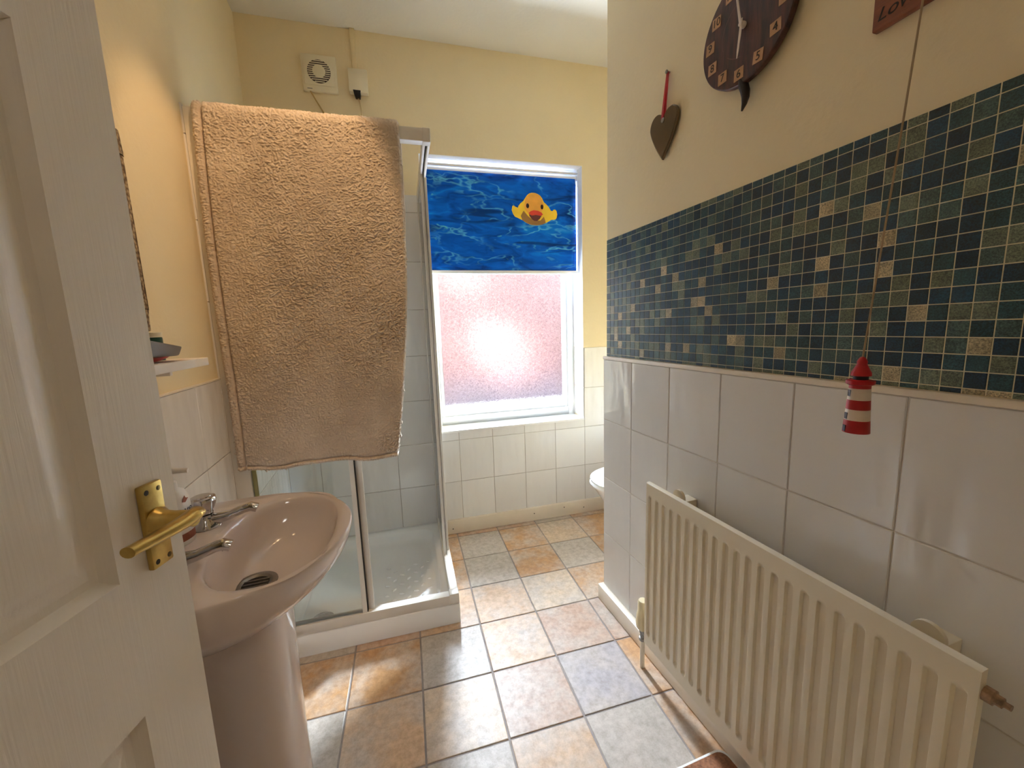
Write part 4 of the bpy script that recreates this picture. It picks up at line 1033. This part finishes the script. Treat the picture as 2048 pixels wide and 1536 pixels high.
# ------------------------------------------------------------------ radiator on the right wall
RX, RY0, RY1, RZ0, RZ1 = 0.769, 0.2587, 0.9988, 0.134, 0.700
ra = thing('radiator', (0.80, (RY0+RY1)/2, RZ0), 'cream panel radiator with vertical flutes under the white tiles of the right wall', 'radiator')
def radiator_panel():
    nf = 23; pitch = (RY1-RY0-0.006)/nf
    prof = [0, 0.19, 0.207, 0.23, 0.26, 0.30, 0.5, 0.70, 0.74, 0.77, 0.793, 0.81]
    ys = [RY0]; kind = [-1.0]
    for i in range(nf):
        for p in prof: ys.append(RY0+0.003+(i+p)*pitch); kind.append(p)
    ys.append(RY1); kind.append(-1.0)
    zs = [RZ0, RZ0+0.02]+[RZ0+0.034+0.004*i for i in range(7)]+[RZ0+0.10+(RZ1-RZ0-0.20)*i/6 for i in range(7)]+[RZ1-0.058+0.004*i for i in range(7)]+[RZ1-0.018, RZ1]
    def sm(a, b, x): t = max(0, min(1, (x-a)/(b-a))); return t*t*(3-2*t)
    vs = []
    for z in zs:
        for y, p in zip(ys, kind):
            d = 0.0
            if p >= 0:
                c = abs(p-0.5)*pitch; hw = 0.0088
                e = min(z-(RZ0+0.040), (RZ1-0.040)-z)
                if e < hw: c = math.hypot(c, max(0.0, hw-e))if e > 0 else 1
                d = 0.0075*(1-sm(hw-0.0026, hw+0.0008, c))
            vs.append((RX+d, y, z))
    n = len(ys); fs = []
    for j in range(len(zs)-1):
        for i in range(n-1):
            k = j*n+i; fs.append((k, k+1, k+n+1, k+n))
    mb = MB(); mb.add(vs, fs)
    xb = RX+0.013
    top = [(len(zs)-1)*n+i for i in range(n)]
    mb.add([(RX, RY0, RZ1), (RX, RY1, RZ1), (RX+0.004, RY1+0.001, RZ1+0.003), (RX+0.004, RY0-0.001, RZ1+0.003), (xb, RY1+0.001, RZ1+0.003), (xb, RY0-0.001, RZ1+0.003), (xb, RY1, RZ0), (xb, RY0, RZ0), (RX, RY0, RZ0), (RX, RY1, RZ0)],
           [(0,1,2,3),(3,2,4,5),(5,4,6,7),(7,6,9,8),(1,9,6,4,2),(0,3,5,7,8)])
    return mb
radiator_panel().build('radiator_panel', M['rad'], ra, angle=50)
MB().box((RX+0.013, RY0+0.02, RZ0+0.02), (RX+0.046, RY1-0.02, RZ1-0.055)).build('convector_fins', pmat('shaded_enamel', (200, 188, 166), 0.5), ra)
for y_ in (RY1-0.10, RY0+0.075):
    MB().box((RX+0.045, y_-0.02, RZ0+0.02), (XR-0.0005, y_+0.02, RZ1-0.02)).build('wall_bracket', M['rad'], ra, bevel=0.002)
    mb = MB(); mb.m = Matrix.Translation((RX+0.04, y_, RZ1-0.012)) @ Matrix.Rotation(PI/2, 4, 'Y'); mb.lathe([(0.022, -0.004), (0.022, 0.004)], 20); mb.build('hanging_lug', M['rad'], ra)
mb = MB(); mb.m = Matrix.Translation((RX+0.012, RY0-0.001, RZ1-0.035)) @ Matrix.Rotation(PI/2, 4, 'X')
mb.lathe([(0.0115, 0), (0.0115, 0.010), (0.008, 0.011), (0.008, 0.018), (0.0045, 0.019), (0.0045, 0.026)], 10); mb.build('bleed_plug', pmat('worn_painted_brass', (150, 122, 96), 0.4, 0.3, var=0.4, scale=120), ra, angle=25)
VX, VY = 0.790, 1.034
mb = MB(); mb.m = Matrix.Translation((VX, VY, 0)); mb.lathe([(0.014, 0.148), (0.0215, 0.158), (0.0235, 0.178), (0.0215, 0.205), (0.0178, 0.222), (0.0175, 0.252), (0.0145, 0.259), (0, 0.260)], 20); vl = mb.build('valve_cap', pmat('yellowed_valve_plastic', (222, 206, 166), 0.4, var=0.08, scale=40), ra)
mb = MB(); mb.m = Matrix.Translation((VX, VY, 0)); mb.lathe([(0.008, 0.105), (0.0125, 0.108), (0.0125, 0.118), (0.009, 0.120), (0.009, 0.135), (0.012, 0.138), (0.012, 0.1485)], 12)
mb.m = Matrix.Translation((VX, VY, 0.145)) @ Matrix.Rotation(PI/2, 4, 'X'); mb.lathe([(0.010, 0), (0.010, 0.034)], 12)
mb.build('valve_body', M['steel'], ra)
MB().tube([(VX, VY, 0.001), (VX, VY, 0.106)], 0.0078, 12).build('feed_pipe', M['rad'], ra)

# ------------------------------------------------------------------ right wall ornaments
WM = Matrix(((0, 0, -1, 0), (-1, 0, 0, 0), (0, 1, 0, 0), (0, 0, 0, 1)))   # local x -> -y, y -> z, z -> -x
def wallm(x, y, z, rot=0.0): return Matrix.Translation((x, y, z)) @ WM @ Matrix.Rotation(rot, 4, 'Z')
CY, CZ, CR, CT = 0.774, 1.868, 0.121, math.radians(-5)
ck = thing('wall_clock', (XW, CY, CZ), 'round dark wood clock with number cards and a curved horn tail on the cream wall', 'clock')
mb = MB(); mb.m = wallm(XW, CY, CZ, CT); mb.lathe([(CR-0.006, 0.006), (CR, 0.012), (CR, 0.024), (CR-0.002, 0.026), (0, 0.026)], 72); mb.build('clock_face', M['wood_dark'], ck, angle=40)
mb = MB(); mb.m = wallm(XW, CY, CZ, CT); mb.lathe([(0.03, 0.0005), (0.03, 0.006)], 20); mb.build('clock_movement', M['black'], ck)
for t0, t1 in ((0.3, 1.5), (1.9, 3.6), (4.0, 4.7)):
    mb = MB(); mb.m = wallm(XW, CY, CZ, CT)
    for i in range(14):
        a, b_ = t0+(t1-t0)*i/14, t0+(t1-t0)*(i+1)/14
        mb.add([(0.060*math.cos(a), 0.060*math.sin(a), 0.0262), (0.0612*math.cos(a), 0.0612*math.sin(a), 0.0262), (0.0612*math.cos(b_), 0.0612*math.sin(b_), 0.0262), (0.060*math.cos(b_), 0.060*math.sin(b_), 0.0262)], [(0,1,2,3)])
    mb.build('scratch_mark', pmat('pale_scratch', (112, 78, 68), 0.6), ck, smooth=False)
for h in range(1, 13):
    a = PI/2-h*PI/6; px_, pz_ = 0.097*math.cos(a), 0.097*math.sin(a)
    m = wallm(XW, CY, CZ, CT) @ Matrix.Translation((px_, pz_, 0.0263)) @ Matrix.Rotation(-CT*0.6+random.uniform(-0.08, 0.08), 4, 'Z')
    mb = MB(); mb.m = m; mb.box((-0.0125, -0.0125, 0), (0.0125, 0.0125, 0.0008)); cdp = mb.build('number_card', M['paper'], ck)
    text_obj('numeral', str(h), 0.024, M['print_black'], m @ Matrix.Translation((0, 0, 0.0012)), cdp, 0.0002)
m = wallm(XW, CY, CZ, 0)
mb = MB(); mb.m = m; mb.lathe([(0.007, 0.0262), (0.007, 0.032), (0.0045, 0.034), (0.0045, 0.039), (0, 0.040)], 16); mb.build('hand_boss', M['white_paint'], ck)
def hand(name, ang, ln, wd, z):
    mb = MB(); mb.m = m @ Matrix.Rotation(ang, 4, 'Z')
    mb.prism([(-0.012, -wd*0.6), (0, -wd), (ln*0.8, -wd*0.7), (ln, -wd*0.3), (ln, wd*0.3), (ln*0.8, wd*0.7), (0, wd), (-0.012, wd*0.6)], lambda a, b: (a, b, z), lambda a, b: (a, b, z+0.001)); mb.build(name, M['white_paint'], ck, smooth=False)
hand('hour_hand', -PI/2-0.12, 0.066, 0.0034, 0.0345); hand('minute_hand', PI/2+0.20, 0.088, 0.0034, 0.0365)
mb = MB(); tl = [(0.7795, 1.757, 0.852), (0.776, 1.744, 0.850), (0.7695, 1.730, 0.848), (0.767, 1.716, 0.847), (0.7695, 1.702, 0.847), (0.7755, 1.689, 0.847)]
mb.tube([(x, y, z) for y, z, x in tl], [0.0120, 0.0125, 0.0118, 0.0098, 0.0066, 0.002], 12, flat=0.8); mb.build('horn_tail', M['horn'], ck)

HY, HZ = 1.056, 1.757
ht = thing('hanging_heart', (XW-0.008, HY, HZ), 'smoky glass heart hanging by a red ribbon on the cream wall', 'ornament')
def heart(n=36, k=0.031):
    p = []
    for i in range(n+1):           # lobes, right to left
        x = 2*math.cos(PI*i/n); p.append((x*k, math.sqrt(max(0.0, 1-(abs(x)-1)**2))*k*1.1))
    for i in range(1, n):          # sides down to the point
        x = -2*math.cos(PI*i/n); p.append((x*k, -3.3*max(0.0, 1-abs(x)/2)**0.72*k))
    return p
hp = heart(); mb = MB(); mb.m = wallm(XW-0.004, HY+0.002, 1.795, -0.03)
mb.rings([[(x*0.95, y*0.95, 0.0) for x, y in hp], [(x, y, 0.003) for x, y in hp], [(x, y, 0.008) for x, y in hp], [(x*0.93, y*0.93, 0.011) for x, y in hp]]); mb.build('heart_plate', M['heart'], ht, angle=25)
mb = MB(); mb.m = wallm(XW-0.0152, HY+0.001, 1.802); mb.lathe([(0.007, 0), (0.007, 0.002), (0.003, 0.004)], 14); mb.build('rivet', M['steel'], ht)
mb = MB()
for dy, dx in ((0.003, 0.0), (-0.004, 0.003)):
    mb.add([(XW-0.018+dx, HY+dy-0.0045, 1.805), (XW-0.018+dx, HY+dy+0.0045, 1.805), (XW-0.008, HY-0.006+dy*0.6+0.0035, 1.928), (XW-0.008, HY-0.006+dy*0.6-0.0035, 1.928), (XW-0.0165+dx, HY+dy-0.0045, 1.805), (XW-0.0165+dx, HY+dy+0.0045, 1.805), (XW-0.0068, HY-0.006+dy*0.6+0.0035, 1.928), (XW-0.0068, HY-0.006+dy*0.6-0.0035, 1.928)],
           [(0,1,2,3),(4,7,6,5),(0,4,5,1),(1,5,6,2),(2,6,7,3),(3,7,4,0)])
mb.build('ribbon', M['ribbon'], ht)
mb = MB(); mb.m = wallm(XW, HY-0.006, 1.930); mb.lathe([(0.003, 0.0005), (0.003, 0.010), (0.005, 0.0105), (0.005, 0.013)], 12); mb.build('hook', M['steel'], ht)

pl = thing('wooden_plaque', (XW, 0.44, 1.75), 'reddish wooden plaque with dark script lettering high on the wall by the pull cord', 'plaque')
MB().box((XW-0.014, 0.30, 1.690), (XW-0.0005, 0.520, 1.83)).build('plaque_board', M['wood_red'], pl, bevel=0.002)
text_obj('lettering', 'Love', 0.028, M['print_black'], wallm(XW-0.0142, 0.487, 1.712, 0.05), pl, 0.0002, 0.35)
text_obj('lettering', 'Live', 0.028, M['print_black'], wallm(XW-0.0142, 0.487, 1.748, 0.05), pl, 0.0002, 0.35)

# lighthouse light pull on its cord
LX, LY = 0.70, 0.400
lp = thing('light_pull', (LX, LY, 1.02), 'red and white striped lighthouse light pull hanging on a long cord', 'light pull')
SEG = [('tower_band', 'red_paint', 1.0235, 1.0435, 0.0172, 0.0160), ('tower_band', 'white_paint', 1.0435, 1.0605, 0.0160, 0.0151), ('tower_band', 'red_paint', 1.0605, 1.0755, 0.0151, 0.0143), ('tower_band', 'white_paint', 1.0755, 1.0935, 0.0143, 0.0134), ('tower_band', 'red_paint', 1.0935, 1.0985, 0.0134, 0.0134)]
for nme, mt, z0, z1, r0, r1 in SEG:
    mb = MB(); mb.m = Matrix.Translation((LX, LY, 0)); mb.lathe([(r0, z0), (r1, z1)], 28); mb.build(nme, M[mt], lp)
mb = MB(); mb.m = Matrix.Translation((LX, LY, 0)); mb.lathe([(0.0145, 1.0985), (0.0178, 1.1005), (0.0178, 1.1055), (0.0135, 1.107)], 28); mb.build('gallery', M['red_paint'], lp)
mb = MB(); mb.m = Matrix.Translation((LX, LY, 0)); mb.lathe([(0.0095, 1.107), (0.0095, 1.113)], 20); mb.build('lantern', M['navy_paint'], lp)
mb = MB(); mb.m = Matrix.Translation((LX, LY, 0)); mb.lathe([(0.0128, 1.113), (0.0122, 1.118), (0.0075, 1.128), (0.0062, 1.131), (0.0066, 1.135), (0.004, 1.140), (0.002, 1.142)], 24); mb.build('dome', M['red_paint'], lp)
for z_, r_, a_ in ((1.030, 0.0168, 2.62), (1.050, 0.0157, 2.62), (1.086, 0.0138, 2.62)):
    mb = MB(); mb.m = Matrix.Translation((LX, LY, 0)) @ Matrix.Rotation(a_, 4, 'Z') @ Matrix.Translation((r_-0.001, 0, z_)); mb.box((0, -0.003, -0.005), (0.0014, 0.003, 0.005)); mb.build('tower_window', M['navy_paint'], lp)
mb = MB(); mb.tube([(LX, LY, 1.140), (LX, 0.3787, 1.4669), (LX, 0.3705, 1.6062), (LX, 0.311, ZC-0.002)], 0.0013, 8); mb.build('pull_cord', M['cord'], lp)
mb = MB(); mb.m = Matrix.Translation((LX, 0.311, ZC-0.022)); mb.lathe([(0.03, 0.0), (0.036, 0.006), (0.036, 0.0215)], 28); mb.build('ceiling_switch', M['white_plastic'], lp)

# ------------------------------------------------------------------ toilet in the alcove
TX, TY = 0.985, 1.70
wc = thing('toilet', (1.2, TY, 0), 'white toilet in the alcove behind the tiled partition, only its front edge showing', 'toilet')
def egg(x0, x1, hw, z, n=36):
    r = []
    for i in range(n):
        t = 2*PI*i/n; c_, s_ = math.cos(t), math.sin(t)
        L_ = (x1-x0); xm = x0+L_*0.52
        r.append(Vector((xm+(L_*0.52 if c_ < 0 else L_*0.48)*math.copysign(abs(c_)**(1.0 if c_ < 0 else 0.75), c_), TY+hw*math.copysign(abs(s_)**0.92, s_), z)))
    return r
MB().rings([egg(TX+0.16, 1.45, 0.11, 0.0008), egg(TX+0.17, 1.45, 0.10, 0.12), egg(TX+0.13, 1.46, 0.115, 0.20), egg(TX+0.06, 1.47, 0.15, 0.29), egg(TX+0.015, 1.48, 0.175, 0.36), egg(TX+0.01, 1.48, 0.178, 0.367)]).build('pan', M['wc'], wc, angle=60)
MB().rings([egg(TX+0.004, 1.46, 0.183, 0.3685), egg(TX, 1.46, 0.186, 0.377), egg(TX+0.004, 1.46, 0.183, 0.386)]).build('seat', M['wc'], wc, angle=40)
MB().rings([egg(TX+0.006, 1.45, 0.181, 0.3875), egg(TX+0.004, 1.45, 0.183, 0.400), egg(TX+0.03, 1.43, 0.16, 0.412), egg(TX+0.12, 1.36, 0.10, 0.416)]).build('lid', M['wc'], wc, angle=40)
MB().box((1.50, TY-0.19, 0.40), (XA-0.003, TY+0.19, 0.76)).build('cistern', M['wc'], wc, bevel=0.02, seg=3)
MB().box((1.44, TY-0.10, 0.20), (1.56, TY+0.10, 0.40)).build('pan_back', M['wc'], wc, bevel=0.01)

# bathroom scale tucked below the radiator
bs = thing('bathroom_scale', (0.66, 0.56, 0), 'white bathroom scale with brown cork top on the floor under the radiator', 'scale')
def srr(d, z, r=0.03): return [Vector((x, y, z)) for x, y in rrect(0.50+d, 0.812-d, 0.42+d, 0.712-d, max(0.006, r-d))]
MB().rings([srr(0.006, 0.0008), srr(0.0, 0.006), srr(0.0, 0.034), srr(0.003, 0.039), srr(0.008, 0.040)]).build('scale_body', M['gloss'], bs, angle=50)
MB().rings([srr(0.010, 0.0395, 0.035), srr(0.010, 0.042, 0.035), srr(0.012, 0.0428, 0.035)]).build('cork_top', M['cork'], bs, angle=40)

# ceiling spotlight fitting
cs = thing('ceiling_spotlight', (-0.12, 0.84, ZC), 'three headed ceiling spotlight bar above the washbasin', 'light fitting')
mb = MB(); mb.m = Matrix.Translation((-0.12, 0.84, ZC-0.016)) @ Matrix.Rotation(math.radians(50), 4, 'Z'); mb.box((-0.19, -0.025, -0.012), (0.19, 0.025, 0.0155)); mb.build('mounting_bar', M['chrome'], cs, bevel=0.004)
for a, t in zip(SPOTS, AIMS):
    d = (Vector(t)-Vector(a)).normalized(); q = d.to_track_quat('Z', 'Y').to_matrix().to_4x4()
    mb = MB(); mb.m = Matrix.Translation(Vector(a)-d*0.075) @ q; mb.lathe([(0.018, 0), (0.032, 0.012), (0.034, 0.050), (0.034, 0.062), (0.031, 0.062), (0.030, 0.052)], 24); hdp = mb.build('spot_head', M['chrome'], cs)
    mb = MB(); mb.m = Matrix.Translation(Vector(a)-d*0.075) @ q; mb.lathe([(0.0, 0.0525), (0.029, 0.0525), (0.029, 0.056), (0.0, 0.056)], 20); mb.build('spot_lens', M['bulb'], hdp)
    MB().tube([Vector((a[0], a[1], ZC-0.028)), Vector(a)-d*0.060], 0.006, 8).build('stem', M['chrome'], cs)
